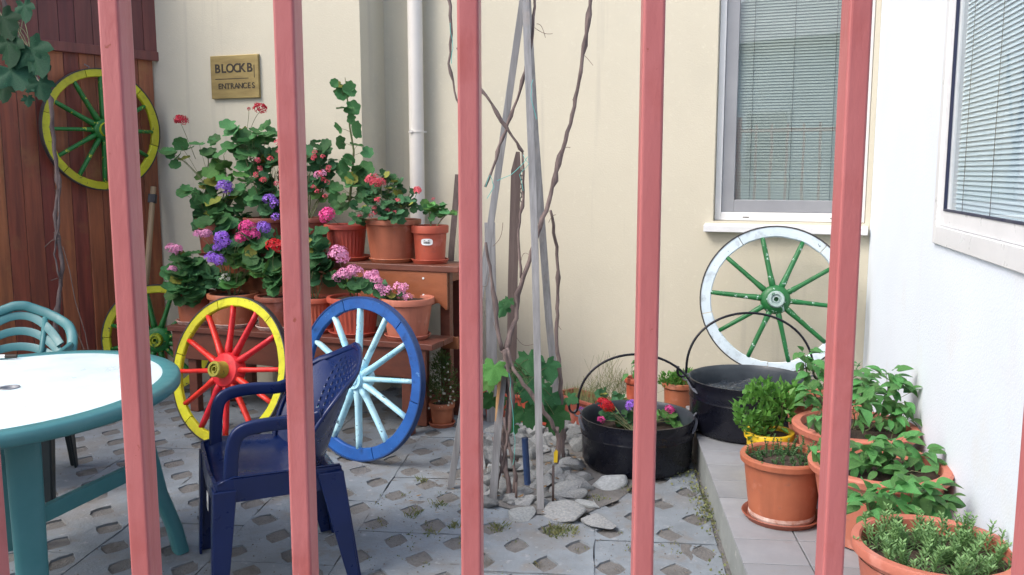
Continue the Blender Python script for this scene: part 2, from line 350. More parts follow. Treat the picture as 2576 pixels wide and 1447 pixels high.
def window(O, u, n, s0, s1, z0, z1, inset, parent, blind, fw=.045, sw=.075, sill=True, fmat=None, smat=None, seal=0, gm=None, sillx=.05, up=Vector((0, 0, 1))):
    fmat = fmat or m_pvc; smat = smat or m_pvcg
    P = lambda s, z, d: O + u * s + up * z - n * d
    def ring(q, a, b, c, e, t, d0, d1, tb=None):
        tb = tb or t
        for (x0, x1, y0, y1) in ((a, a + t, c, e), (b - t, b, c, e), (a + t, b - t, c, c + tb), (a + t, b - t, e - t, e)):
            q.hull8([P(x0, y0, d1), P(x1, y0, d1), P(x1, y0, d0), P(x0, y0, d0)], [P(x0, y1, d1), P(x1, y1, d1), P(x1, y1, d0), P(x0, y1, d0)])
    q = MB(); ring(q, s0 + .002, s1 - .002, z0 + .002, z1 - .002, fw, inset, inset + .07, fw * 1.35)
    win = q.obj('window', fmat, parent, bevel=.003)
    q = MB(); ring(q, s0 + fw + .003, s1 - fw - .003, z0 + fw * 1.35 + .003, z1 - fw - .003, sw, inset + .012, inset + .06); q.obj('sash', smat, win, bevel=.003)
    a, b, c, e = s0 + fw + sw, s1 - fw - sw, z0 + fw * 1.35 + sw, z1 - fw - sw
    if seal: q = MB(); ring(q, a - .001, b + .001, c - .001, e + .001, seal, inset + .009, inset + .02); q.obj('rubber_seal', m_seal, win)
    q = MB(); q.add([P(a - .01, c - .01, inset + .028), P(b + .01, c - .01, inset + .028), P(b + .01, e + .01, inset + .028), P(a - .01, e + .01, inset + .028)], [(0, 1, 2, 3)]); q.obj('pane', gm, win)
    # slatted blind behind the pane
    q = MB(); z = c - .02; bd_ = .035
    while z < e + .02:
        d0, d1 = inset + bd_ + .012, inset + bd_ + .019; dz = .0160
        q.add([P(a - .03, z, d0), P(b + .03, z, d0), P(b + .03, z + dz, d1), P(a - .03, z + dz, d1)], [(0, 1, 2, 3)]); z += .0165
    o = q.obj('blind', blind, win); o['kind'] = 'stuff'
    q = MB()
    for k in (.14, .5, .86):
        s_ = a + (b - a) * k; q.tube([P(s_, c - .03, inset + bd_ + .006), P(s_, e + .02, inset + bd_ + .006)], .0012, 4)
    q.obj('blind_cord', m_ink, win)
    q = MB(); rm = inset + .6                      # the dim room behind
    q.hull8([P(s0 - .3, z0 - .3, rm + .02), P(s1 + .3, z0 - .3, rm + .02), P(s1 + .3, z0 - .3, rm), P(s0 - .3, z0 - .3, rm)], [P(s0 - .3, z1 + .3, rm + .02), P(s1 + .3, z1 + .3, rm + .02), P(s1 + .3, z1 + .3, rm), P(s0 - .3, z1 + .3, rm)])
    q.obj('room_wall', m_room, win)
    if sill:
        q = MB(); q.hull8([P(s0 - .045, z0 - .055, inset), P(s1 + .015, z0 - .055, inset), P(s1 + .015, z0 - .06, -sillx), P(s0 - .045, z0 - .06, -sillx)], [P(s0 - .045, z0 - .003, inset), P(s1 + .015, z0 - .003, inset), P(s1 + .015, z0 - .022, -sillx), P(s0 - .045, z0 - .022, -sillx)])
        q.obj('sill', m_pvc, win, bevel=.003)
    return win
cream = thing('building', OB + uW * -.5, 'cream rendered building across the back of the courtyard with blind-covered window', 'building')
def into(parent): pass
wl_, wz0 = sz(1793, 556, OB, uW, nW); wr_, _ = sz(2190, 300, OB, uW, nW)
base_off = -cream.location
def reparent_children():
    for o in list(C.objects):
        if o.parent and o.parent.type == 'EMPTY' and o.parent.get('_w'):
            pass
OBl, OLl = OB - cream.location, OL - cream.location
panel_wall('wall', OBl, uW, nW, ledge_s - .3, corner_s, (wl_, wr_ - .0, wz0, wz0 + 1.55), m_cream, cream, .3)
panel_wall('wall', OLl, uW, nW, -3.4, ledge_s, None, m_cream, cream, .3 * 1.03 + .3)
m_glass1 = glass('window_glass', (.90, .96, .93), .9, 1.6, .27)
m_glass2 = glass('side_window_glass', (.96, .99, 1.0), .9, 1.45, .06)
win1 = window(OBl, uW, nW, wl_, wr_, wz0, wz0 + 1.55, .055, cream, m_slat, gm=m_glass1, fw=.036, sw=.07, sillx=.06)
q = MB()
for k in (.22, .8):
    s_ = wl_ + (wr_ - wl_) * k; p = OBl + uW * s_ + Vector((0, 0, wz0 + .022)) - nW * .0545; q.box(p, (.035, .002, .005), Matrix.Rotation(-WY, 3, 'Z'))
q.obj('drain_slot', m_ink, win1)
# downpipe in the corner between the two walls
dp = onplane(1036, 60, OB - vW * .09, nW); dpb = onplane(1058, 520, OB - vW * .09, nW)
px_, py_ = (dp.x + dpb.x) / 2 - cream.location.x, (dp.y + dpb.y) / 2 - cream.location.y
q = MB(); q.tube([(px_, py_, .0), (px_, py_, 3.3)], .047, 24, cap=False); pipe = q.obj('downpipe', m_pipe, cream, smooth=True)
zb = onplane(1052, 332, OB - vW * .09, nW).z
q = MB(); q.lathe([(.047, -.006), (.051, -.005), (.051, .005), (.047, .006)], 24, Matrix.Translation((px_, py_, zb))); q.box((px_ - .03, py_ - .045, zb), (.02, .012, .014)); q.box((px_ + .055, py_ + .0, zb), (.02, .014, .01)); q.obj('bracket', m_pipe, pipe, smooth=False)

white = thing('building', CR + uR * .5, 'white rendered building along the right side with a white framed window', 'building')
CRl = CR - white.location
def tz(px, py): return sz(px, py, CR, uR, nR)
t0, z0w = tz(2352, 612); t1 = t0 + 1.15
panel_wall('wall', CRl, uR, nR, .002, 4.0, (t0, t1, z0w, z0w + 1.5), m_white, white, .3)
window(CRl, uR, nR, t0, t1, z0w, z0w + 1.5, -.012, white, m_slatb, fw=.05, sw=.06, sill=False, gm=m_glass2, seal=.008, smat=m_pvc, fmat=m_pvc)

# ------------------------------------------------------------------ boarded panel at the left
pc = onplane(386, 300, OL, nW); PC = Vector((pc.x, pc.y, 0)); PA = R(51)
eP = Vector((-math.cos(PA), -math.sin(PA), 0)); nP = Vector((math.sin(PA), -math.cos(PA), 0))
panel = thing('wood_panel', PC, 'dark red stained vertical board panel in the left corner behind the hung wheel', 'wood panel')
RP = Matrix((-eP, -nP, Vector((0, 0, 1)))).transposed()
s_ = 0
k = 0
while s_ < 1.02:
    w_ = rnd.choice((.085, .095, .1, .105, .115)); q = MB()
    q.box(eP * (s_ + w_ / 2) + nP * (.014 + rnd.uniform(-.003, .003)) + Vector((0, 0, 1.1)), (w_ - .004, .022, 2.24), RP); q.obj('board', m_boards, panel, bevel=.003)
    s_ += w_; k += 1
s_ = -.03
while s_ < 1.02:
    w_ = rnd.choice((.09, .1, .11, .12)); q = MB()
    zl = 2.2
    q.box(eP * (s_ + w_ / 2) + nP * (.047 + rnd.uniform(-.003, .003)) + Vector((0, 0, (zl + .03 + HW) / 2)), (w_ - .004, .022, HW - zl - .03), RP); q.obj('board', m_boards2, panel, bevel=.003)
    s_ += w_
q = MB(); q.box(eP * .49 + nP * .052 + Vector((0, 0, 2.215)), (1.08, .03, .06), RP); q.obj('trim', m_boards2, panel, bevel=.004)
gw = thing('wall', PC + eP * 1.05, 'grey plastered wall strip left of the stained board panel', 'wall')
q = MB(); q.box(eP * 1.2 - nP * .1 + Vector((0, 0, 1.6)), (2.35, .2, 3.3), RP); q.obj('wall_face', m_grey, gw)

# ------------------------------------------------------------------ brass plaque
ps0, pz1 = sz(534, 143, OL, uW, nW); ps1, pz0 = sz(657, 246, OL, uW, nW)
pw, ph = ps1 - ps0, pz1 - pz0; pctr = OL + uW * ((ps0 + ps1) / 2) + Vector((0, 0, (pz0 + pz1) / 2))
plq = thing('sign_plaque', pctr, 'square brass plaque reading BLOCK B and ENTRANCES screwed to the cream wall', 'sign', rot=(0, 0, -WY))
q = MB(); q.box((0, -.012, 0), (pw, .022, ph)); q.obj('plate', m_brass, plq, bevel=.002)
q = MB(); q.box((0, -.002, 0), (pw - .02, .004, ph - .02)); q.obj('backing', m_ink, plq)
def text(body, size, x, z, parent, mat, y=-.0245, name='lettering', bold=.006, align='CENTER', rot=(R(90), 0, 0)):
    c = bpy.data.curves.new(name, 'FONT'); c.body = body; c.size = size; c.align_x = align; c.align_y = 'CENTER'; c.extrude = .0006; c.offset = bold * size
    o = bpy.data.objects.new(name, c); C.objects.link(o); bpy.context.view_layer.update()
    me = bpy.data.meshes.new_from_object(o.evaluated_get(bpy.context.evaluated_depsgraph_get())); bpy.data.objects.remove(o)
    me.materials.clear(); me.materials.append(mat); ob = link(name, me, parent, (x, y, z), rot); return ob
for k, (ch_, x_) in enumerate(zip('BLOCKB', (-.105, -.066, -.025, .018, .052, .098))): text(ch_, .078, x_ * pw / .30, ph * .19, plq, m_ink, bold=.022, name='letter')
for k, ch_ in enumerate('ENTRANCES'): text(ch_, .050, (.012 + (k - 4) * .0265) * pw / .30, -ph * .22, plq, m_ink, bold=.014, name='letter')
q = MB(); q.box((-.02, -.0238, -.012), (pw * .70, .0015, .004)); q.obj('rule', m_ink, plq); q = MB(); q.box((pw * .42, -.0238, .030), (.004, .0015, .080)); q.obj('rule', m_ink, plq)

# ------------------------------------------------------------------ wheels
def wheel(label, bottom, Rw, alpha, lean, nsp, mats, spin=0, nose=.09, group='old cart wheels', rimw=.055, hubr=.07, tyw=.036, tymat=None):
    mr, ms, mh, mn = mats
    root = thing('cart_wheel', bottom, label, 'wheel', group, rot=(R(-lean), 0, R(-alpha)))
    Z = Vector((0, 0, Rw)); nf = nsp // 2
    def pol(r, a, y): return Vector((r * math.cos(a), y, r * math.sin(a))) + Z
    q = MB(); n = 72
    for i in range(n):
        a = 2 * math.pi * i / n; b = 2 * math.pi * (i + 1) / n; r0, r1 = Rw - .007, Rw; y = tyw / 2
        q.hull8([pol(r0, a, -y), pol(r1, a, -y), pol(r1, a, y), pol(r0, a, y)], [pol(r0, b, -y), pol(r1, b, -y), pol(r1, b, y), pol(r0, b, y)])
    me = q.mesh('tyre', tymat or m_tyre); link('tyre', me, root)
    for k in range(nf):
        a0 = spin + 2 * math.pi * (k - .5) / nf + .006; a1 = spin + 2 * math.pi * (k + .5) / nf - .006; q = MB(); m_ = 12
        a0 += math.pi / nsp; a1 += math.pi / nsp
        ro, ri, y = Rw - .0075, Rw - rimw, tyw / 2 - .003
        prof = [(ro, -y), (ro, y), (ri + .005, y), (ri, y - .006), (ri, -y + .006), (ri + .005, -y)]
        wob = [rnd.uniform(-.0015, .0015) for _ in range(m_ + 1)]
        for i in range(m_ + 1):
            a = a0 + (a1 - a0) * i / m_
            q.v += [tuple(pol(r + (wob[i] if r < ro else 0), a, yy)) for r, yy in prof]
        for i in range(m_):
            for j in range(6): q.f.append((i * 6 + j, i * 6 + (j + 1) % 6, (i + 1) * 6 + (j + 1) % 6, (i + 1) * 6 + j)); q.m.append(0)
        q.f += [tuple(range(6))[::-1], tuple(m_ * 6 + j for j in range(6))]; q.m += [0, 0]
        q.obj('felloe', mr, root)
    for k in range(nsp):
        a = spin + 2 * math.pi * k / nsp + rnd.uniform(-.014, .014); dsh = -.012 + rnd.uniform(-.002, .002); w_s = rnd.uniform(.92, 1.08)
        q = MB(); pts = [pol(hubr * .7, a, dsh), pol(hubr + .025, a, dsh), pol(hubr + .07, a, dsh * .7), pol(Rw - rimw - .05, a, 0), pol(Rw - rimw + .004, a, 0)]
        q.tube(pts, [w_s, w_s, .82 * w_s, .76 * w_s, .72], 8, sq=(.0165, .024, .7), up=(0, 1, 0)); q.obj('spoke', ms, root, smooth=True)
    Mh = Matrix.Translation(Z) @ Matrix.Rotation(R(90), 4, 'X')
    q = MB(); q.lathe([(.0, -.06), (.05, -.06), (.056, -.045), (hubr - .004, -.03), (hubr, -.02), (hubr + .002, .0), (hubr, .03), (hubr - .008, .042), (.05, .05), (0.0, .05)], 36, Mh); hub = q.obj('hub', mh, root, smooth=True, auto=40)
    if nose:
        q = MB(); q.lathe([(.046, .045), (.046, .055), (.043, .07), (.041, nose - .012), (.043, nose), (.040, nose + .006), (.028, nose + .006), (.026, nose - .006), (.018, nose - .006), (.017, nose + .002), (.013, nose + .002), (.012, nose - .04), (0, nose - .04)], 32, Mh); q.obj('hub_nose', mn, hub, smooth=True, auto=35)
    else:
        q = MB(); q.lathe([(.03, .05), (.03, .056), (.014, .056), (.012, .03), (0, .03)], 24, Mh); q.obj('hub_nose', mn, hub, smooth=True, auto=35)
    return root
def paint(name, a, b, chip=None, th=.66, sc=30, rough=.45): return M(name, a, b, rough, 8, .6, 42, chips=(chip, th - .035, sc) if chip else None, vary=.09, bd=.003, stain=[(16, tuple(x * .62 for x in a), .56, .72), (70, tuple(x * .4 for x in a), .66, .70)])
p_yel = paint('yellow_paint', (.58, .56, .012), (.50, .47, .012), (.05, .045, .02), .665, 26)
p_yeld = paint('dull_yellow_paint', (.55, .53, .012), (.44, .42, .012), (.05, .045, .02), .66, 26)
p_grn = paint('green_paint', (.012, .13, .022), (.015, .17, .03), (.55, .52, .03), .64, 32)
p_hubgy = paint('yellow_green_hub', (.42, .45, .012), (.28, .36, .015), (.015, .10, .02), .60, 38)
p_red = paint('red_paint', (.70, .020, .020), (.56, .014, .018), (.10, .02, .02), .73, 40)
p_redy = paint('mustard_nose', (.36, .34, .04), (.28, .26, .035), (.02, .05, .02), .64, 40)
p_blue = paint('blue_paint', (.006, .065, .26), (.012, .10, .36), (.10, .25, .5), .67, 24)
p_lblue = paint('light_blue_paint', (.30, .62, .78), (.52, .78, .84), (.03, .05, .08), .645, 34)
p_wht = paint('white_paint', (.62, .72, .78), (.52, .62, .68), (.06, .08, .10), .68, 26)
p_wgrn = paint('green_white_paint', (.010, .12, .03), (.012, .15, .04), (.55, .68, .66), .635, 30)
p_gnose = paint('grey_green_nose', (.38, .48, .46), (.28, .40, .37), (.02, .12, .05), .66, 40)
def bottom_of(center, Rw, alpha, lean):
    up = Matrix.Rotation(R(-alpha), 3, 'Z') @ (Matrix.Rotation(R(-lean), 3, 'X') @ Vector((0, 0, 1))); return center - up * Rw
hw = PC + eP * .40 + nP * .115; hc = aty(258, 327, hw.y)
# the hung wheel: centre on its sight line, plane parallel to the boards
wheel('yellow rimmed wheel with green spokes hung high on the dark board panel', bottom_of(hc, .385, -51, 0), .385, -51, 0, 12, (p_yeld, p_grn, p_grn, p_hubgy), R(0), .03)
gb = onz(403, 990); wheel('yellow and green wheel standing low behind the table and the red-spoked wheel', gb, .36, -4, 4, 12, (p_yeld, p_grn, p_grn, p_hubgy), R(12), .075, hubr=.085)
rb = onz(548, 1121); wheel('yellow rimmed wheel with bright red spokes leaning on the plant stand', rb, .402, 27, 15, 12, (p_yel, p_red, p_red, p_redy), R(7), .11, hubr=.095)
bb = onz(892, 1157); wheel('dark blue rimmed wheel with pale blue spokes behind the navy chair', bb, .415, 34, 7, 12, (p_blue, p_lblue, p_lblue, p_lblue), R(5), 0, rimw=.065, hubr=.055, tymat=M('dark_blue_tyre', (.006, .035, .13), (.01, .05, .18), .45, 8))
gc = aty(1950, 754, 4.74); wheel('white rimmed wheel with green spokes set in the rear cauldron below the window', bottom_of(gc, .402, 12, 10), .402, 12, 10, 10, (p_wht, p_wgrn, p_wgrn, p_gnose), R(-5), .07, rimw=.062, hubr=.078)
# wire that holds the hung wheel
wr = thing('wire', hc + Vector((-.06, 0, .39)), 'twisted wire tying the hung yellow wheel to the boards', 'wire')
a_ = Vector((0, 0, 0)); b_ = (aty(180, 143, hc.y + .02) - wr.location)
q = MB()
for ph_ in (0, math.pi):
    pts = [a_.lerp(b_, i / 24) + Vector((math.cos(i * 1.2 + ph_), 0, math.sin(i * 1.2 + ph_))) * .004 for i in range(25)]; q.tube(pts, .0016, 5)
q.obj('strand', m_stake, wr, smooth=True)

# ------------------------------------------------------------------ plant stand
LR = onz(1030, 1098); LR.z = 0
def ST(a, b, z):                       # a: along the stand (0 = right front leg, negative to the left), b: back from its front
    return uW * a + vW * b + Vector((0, 0, z))
stand = thing('plant_stand', LR, 'two-tier dark red wooden plant stand against the cream wall', 'plant stand')
RS = Matrix.Rotation(-WY, 3, 'Z'); Z1, Z2 = .53, .925
def sbox(name, a0, a1, b0, b1, z0, z1, mat, bev=.004):
    q = MB(); q.box(ST((a0 + a1) / 2, (b0 + b1) / 2, (z0 + z1) / 2), (a1 - a0, b1 - b0, z1 - z0), RS)
    o = q.obj(name, mat, stand, bevel=bev); return o
AL, AR = -1.60, .16
sbox('shelf', AL, AR, -.03, .11, Z1 - .034, Z1, m_shelf); sbox('shelf', AL, AR, .116, .25, Z1 - .034, Z1 - .001, m_shelf)
sbox('shelf', AL + .12, AR + .04, .235, .36, Z2 - .036, Z2, m_shelf); sbox('shelf', AL + .12, AR + .04, .366, .51, Z2 - .036, Z2 - .001, m_shelf)
sbox('apron', AL + .02, AR - .05, -.012, .008, Z1 - .20, Z1 - .036, m_shelf)
q = MB(); ap = []
a0, a1, zt, zbm = AL + .15, AR - .035, Z2 - .038, Z2 - .235
outline = [(a0, zt), (a0, zbm)] + [(a0 + (a1 - a0 - .12) * i / 10, zbm) for i in range(1, 11)] + [(a1 - .10, zbm + .006), (a1 - .07, zbm + .02), (a1 - .05, zbm + .022), (a1 - .03, zbm + .006), (a1 - .012, zbm - .012), (a1, zbm - .012), (a1, zt)]
f_ = [ST(a, .243, z) for a, z in outline]; b_ = [ST(a, .261, z) for a, z in outline]; n_ = len(outline)
q.add(f_ + b_, [tuple(range(n_)), tuple(range(2 * n_ - 1, n_ - 1, -1))] + [(i, (i + 1) % n_ + 0, (i + 1) % n_ + n_, i + n_)[::-1] for i in range(n_)]); q.obj('apron', m_ply, stand)
for (aa, bb_, zt_) in ((-.02, .012, Z1 - .036), (AL + .14, .012, Z1 - .036), (-.02, .20, Z1 - .036), (AL + .14, .20, Z1 - .036), (AR - .07, .29, Z2 - .038), (AR - .07, .47, Z2 - .038), (AL + .2, .29, Z2 - .038), (AL + .2, .47, Z2 - .038), (-.75, .47, Z2 - .038)):
    sbox('leg', aa - .03, aa + .03, bb_, bb_ + .05, 0, zt_, m_shelf)
sbox('rail', AR - .069, AR - .045, .25, .46, Z2 - .10, Z2 - .039, m_ply); sbox('rail', AR - .08, AR + .02, .262, .285, Z1 - .08, Z1 - .01, m_ply)
for (a_, z_) in ((-.02, Z2 - .075), (-.02, Z2 - .17)):
    q = MB(); q.lathe([(0, .003), (.006, .003), (.0065, 0)], 12, Matrix.Translation(ST(a_, .2425, z_)) @ RS.to_4x4() @ Matrix.Rotation(R(90), 4, 'X')); q.obj('screw_cap', m_paper, stand)
def shelf_pt(px, row):                # middle of a pot on the shelf, on the sight line px
    r_ = (px - 1288) / F * (1 / (cp + sp * 0.05)); off = .115 if row == 0 else .375; z = Z1 if row == 0 else Z2
    P0 = LR + vW * off; d = Vector((r_, 1, 0)); o = Vector((0, 0, 0))
    t = (P0 - o).dot(nW) / d.dot(nW); p = d * t; return Vector((p.x, p.y, z + .0005))

# ------------------------------------------------------------------ leaves, flowers, plants
def leaf_round(seed, lobes=7, slit=.35):
    r2 = random.Random(seed); q = MB(); n = 28; c = (0, 0, 0); q.v.append(c)
    for ring, rr in ((1, .55), (2, 1.0)):
        for i in range(n):
            a = -math.pi / 2 + 2 * math.pi * (i + .5) / n; e = abs(((a + math.pi / 2 + math.pi) % (2 * math.pi)) - math.pi)
            r = rr * (1 + (.09 if ring == 2 else .03) * math.cos(a * lobes) + r2.uniform(-.03, .03)) * (1 - slit * math.exp(-(e / .28) ** 2))
            z = .16 * rr * rr + (.07 * math.sin(a * 3 + seed) + .05 * math.cos(a * lobes)) * rr * rr
            q.v.append((r * math.cos(a), r * math.sin(a) + .25, z))
    q.v[0] = (0, .1, 0)
    for i in range(n):
        j = (i + 1) % n; q.f.append((0, 1 + i, 1 + j)); q.f.append((1 + i, 1 + n + i, 1 + n + j, 1 + j)); q.m += [0, 0]
    return q
def leaf_grape(seed):
    r2 = random.Random(seed); q = MB(); q.v.append((0, .1, 0)); pts = []
    key = [(-90, .25), (-62, .62), (-40, .82), (-20, .66), (0, .88), (18, 1.0), (36, .72), (55, .9), (72, 1.05), (90, 1.2), (108, 1.05), (125, .9), (144, .72), (162, 1.0), (180, .88), (200, .66), (220, .82), (242, .62)]
    for a, r in key:
        for da, k in ((0, 1), (9, .93)):
            a2 = R(a + da); rr = r * k * (1 + r2.uniform(-.05, .05)); pts.append((rr * math.cos(a2), rr * math.sin(a2) + .2, .10 * rr * rr - .12 * abs(math.cos(a2)) * rr + .04 * math.sin(a2 * 5)))
    n = len(pts); q.v += [(x * .5, (y - .2) * .5 + .2, z * .4) for x, y, z in pts] + pts
    for i in range(n):
        j = (i + 1) % n; q.f += [(0, 1 + i, 1 + j), (1 + i, 1 + n + i, 1 + n + j, 1 + j)]; q.m += [0, 0]
    return q
def leaf_ovate(w=.42, fold=.18, droop=.25, k=6):
    q = MB(); 
    for i in range(k + 1):
        t = i / k; ww = w * math.sin(math.pi * min(1, t * .93 + .05) ** .8) if 0 < i < k else .01; y = t * 1.5; z = -droop * t * t + .12 * math.sin(t * 3)
        q.v += [(-ww, y, z + fold * ww * 1.2), (0, y, z), (ww, y, z + fold * ww * 1.2)]
    for i in range(k):
        a = i * 3; q.f += [(a, a + 1, a + 4, a + 3), (a + 1, a + 2, a + 5, a + 4)]; q.m += [0, 0]
    return q
LF = {}
def leafset(name, qs, mat): LF[name] = [q.mesh('leaf', mat, smooth=True) for q in qs]
for nm, mt in (('ger', m_ger), ('gerdk', m_gerdk), ('gerlt', m_gerlt)): leafset(nm, [leaf_round(s, 6 + s % 3, .3) for s in range(5)], mt)
leafset('grape', [leaf_grape(s) for s in range(4)], m_grape); leafset('grapelt', [leaf_grape(s + 9) for s in range(2)], m_grapelt)
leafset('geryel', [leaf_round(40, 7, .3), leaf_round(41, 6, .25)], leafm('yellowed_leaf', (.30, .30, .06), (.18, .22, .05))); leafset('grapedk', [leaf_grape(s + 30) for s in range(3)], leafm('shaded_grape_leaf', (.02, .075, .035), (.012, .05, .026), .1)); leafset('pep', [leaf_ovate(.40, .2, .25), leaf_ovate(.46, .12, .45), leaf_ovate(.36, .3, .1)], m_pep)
def put_leaf(kind, parent, pos, size, n, t, name='leaf'):
    me = rnd.choice(LF[kind]); o = link(name, me, parent, pos - parent.location, orient(t, n).to_euler(), size * rnd.uniform(.85, 1.15)); return o
def flower_mesh(seed, mat, npet=46, ps=.30):
    r2 = random.Random(seed); q = MB()
    for i in range(npet):
        z = 1 - (i + .5) / npet * 1.35; a = i * 2.39996; r = math.sqrt(max(0, 1 - z * z)); n = Vector((r * math.cos(a), r * math.sin(a), z)); n = (n + Vector((r2.uniform(-.2, .2), r2.uniform(-.2, .2), r2.uniform(-.2, .2)))).normalized()
        p = n * (.78 + r2.uniform(-.12, .16)); t = n.orthogonal().normalized(); t.rotate(Quaternion(n, r2.uniform(0, 6.28))); b = n.cross(t); s = ps * r2.uniform(.8, 1.2)
        for k in range(3):
            d = t * math.cos(k * 2.1) + b * math.sin(k * 2.1); e = n.cross(d)
            q.add([p, p + d * s * .6 - e * s * .45 + n * .05, p + d * s * 1.05 + n * .02, p + d * s * .6 + e * s * .45 + n * .05], [(0, 1, 2, 3)])
    return q.mesh('flower', mat)
FL = {}
for nm, mt in (('pink', m_pink), ('lpink', m_lpink), ('red', m_red), ('crim', m_crim), ('pur', m_pur), ('coral', m_coral)):
    FL[nm] = [flower_mesh(s, mt) for s in range(3)]
for nm, mt in (('lpinkx', m_lpink), ('corx', m_coral), ('whx', m_wht), ('pinkx', m_pink), ('purx', m_pur)):
    FL[nm] = [flower_mesh(s + 20, mt, 9, .5) for s in range(3)]
def put_flower(kind, parent, pos, r):
    o = link('flower', rnd.choice(FL[kind]), parent, pos - parent.location, (rnd.uniform(-.5, .9), rnd.uniform(-.4, .4), rnd.uniform(0, 6)), (r, r, r * .85)); return o
def curve(a, b, sag=.1, n=6, jit=.01):
    a, b = Vector(a), Vector(b); out = []
    side = rv(1) * (a - b).length * .12
    for i in range(n + 1):
        t = i / n; out.append(a.lerp(b, t) + side * math.sin(math.pi * t) + Vector((0, 0, 1)) * sag * math.sin(math.pi * t) * (a - b).length)
    return out
def pot_mesh(rt, rb, h, style, rimh=.03, n=48):
    q = MB(); lip = .008 + rt * .04
    prof = [(0, .004), (rb * .9, .0), (rb, .006)]
    k = 6
    for i in range(1, k + 1):
        t = i / k * (h - rimh) ; prof.append((rb + (rt - lip - rb) * (t / (h - rimh)), t))
    prof += [(rt - lip, h - rimh), (rt - .001, h - rimh + .003), (rt + .001, h - .006), (rt - .002, h), (rt - lip * 1.3, h), (rt - lip * 1.6, h - .006), (rb + (rt - rb) * .8 - lip, h * .72), (rb * .9, .05)]
    if style == 'bowl': prof = [(0, .004), (rb * .9, 0), (rb, .008), (rt * .86, h * .42), (rt * .93, h * .72), (rt * .96, h - .032), (rt + .012, h - .028), (rt + .016, h - .006), (rt + .008, h), (rt - .018, h), (rt - .022, h - .01), (rt * .86, h * .6), (rb, .05)]
    rib = None
    if style == 'rib': rib = (30, .0045, .018, h - rimh - .02)
    if style == 'rib': n = 120
    q.lathe(prof, n, None, rib); return q
def pot(label, base, rt, rb, h, mat, style='plain', saucer=None, group=None, cat='potted plant', name='potted_plant', soil=.88, rimh=.03, smat=None, rot=0):
    t = thing(name, base, label, cat, group)
    sz_ = .012 if saucer else 0
    o = pot_mesh(rt, rb, h, style, rimh).obj('pot', mat, t, smooth=True, loc=(0, 0, sz_), auto=32)
    q = MB(); zs = h * soil; rs = rb + (rt - rb) * soil - .006; n = 24
    q.v.append((0, 0, zs + .012)); 
    for i in range(n): a = 2 * math.pi * i / n; q.v.append((rs * .6 * math.cos(a), rs * .6 * math.sin(a), zs + rnd.uniform(.0, .015)))
    for i in range(n): a = 2 * math.pi * i / n; q.v.append((rs * math.cos(a), rs * math.sin(a), zs))
    for i in range(n): j = (i + 1) % n; q.f += [(0, 1 + i, 1 + j), (1 + i, 1 + n + i, 1 + n + j, 1 + j)]; q.m += [0, 0]
    q.obj('soil', m_soil, t, loc=(0, 0, sz_))
    if saucer:
        q = MB(); rs = saucer; q.lathe([(0, .0), (rs * .88, 0), (rs, .022), (rs - .003, .025), (rs - .008, .022), (rs * .86, .008), (0, .0075)], 48); q.obj('saucer', smat or mat, t, smooth=True, auto=40)
    t['_h'] = h; return t
DENS, SIZE = 1.75, 1.32
def foliage(root, base, blobs, kind, size, flowers=(), stemr=.0028, upb=.6, camb=.6, stems=True, dj=.10, dens=None, sc=None, trunk=None):
    """blobs: (px, py, rx, ry, Y, count[, kind]) - clumps of leaves at a real distance Y"""
    st = MB(); base = Vector(base)
    def loc(v): return v - root.location
    for bl in blobs:
        px, py, rx, ry, Y, n = bl[:6]; kd = bl[6] if len(bl) > 6 else kind
        c = aty(px, py, Y); sxm, sym = rx / F * Y, ry / F * Y
        knot = c + Vector((0, .02, -sym * .3)); main = curve(base + rv(.02) * Vector((1, 1, 0)), knot, .02, 7)
        if stems: st.tube([loc(p) for p in main], [stemr * (1.5 - .7 * i / 7) for i in range(8)], 6)
        n = max(1, int(n * (dens or DENS))); size_ = size * (sc or SIZE)
        for i in range(n):
            for _ in range(20):
                a = Vector((rnd.uniform(-1, 1), rnd.uniform(-1, 1), rnd.uniform(-1, 1)))
                if .25 < a.length < 1: break
            p = c + Vector((a.x * sxm, a.y * min(dj, max(sxm, .03)), a.z * sym))
            nn = Vector((a.x * .5, -camb + a.y * .5, upb + a.z * .3)) + rv(.35); tt = Vector((a.x, a.y * .6 - .25, a.z * .5 - .15)) + rv(.3)
            put_leaf('geryel' if kd.startswith('ger') and rnd.random() < .045 else kd, root, p, size_ * rnd.uniform(.7, 1.15), nn, tt)
            if trunk:
                k = min(trunk, key=lambda v: (v - p - Vector((0, 0, -.02))).length); st.tube([loc(x) for x in (k, (k + p) / 2 + Vector((0, 0, .004)), p)], .0013, 5, cap=False)
            if stems and rnd.random() < .45:
                k = rnd.choice(main[3:]); st.tube([loc(x) for x in (k, (k + p) / 2 + Vector((0, 0, .008)), p)], stemr * .42, 4, cap=False)
    for fl in flowers:
        kd, px, py, rpx, Y = fl[:5]; p = aty(px, py, Y); r = rpx / F * Y
        put_flower(kd, root, p, r * 1.28)
        b = aty(fl[5], fl[6], Y + .03) if len(fl) > 5 else base.lerp(p, .25)
        if not kd.endswith('x'): st.tube([loc(x) for x in curve(b, p - Vector((0, 0, r * .5)), .06, 5)], stemr * .55, 5)
    if st.v: st.obj('stem', m_stem, root, smooth=True)
def top_of(t, f=.88): return t.location + Vector((0, 0, t['_h'] * f))
GS = 'geranium pots on the plant stand'
TR = m_terrared
def Yl(px, row): return shelf_pt(px, row).y
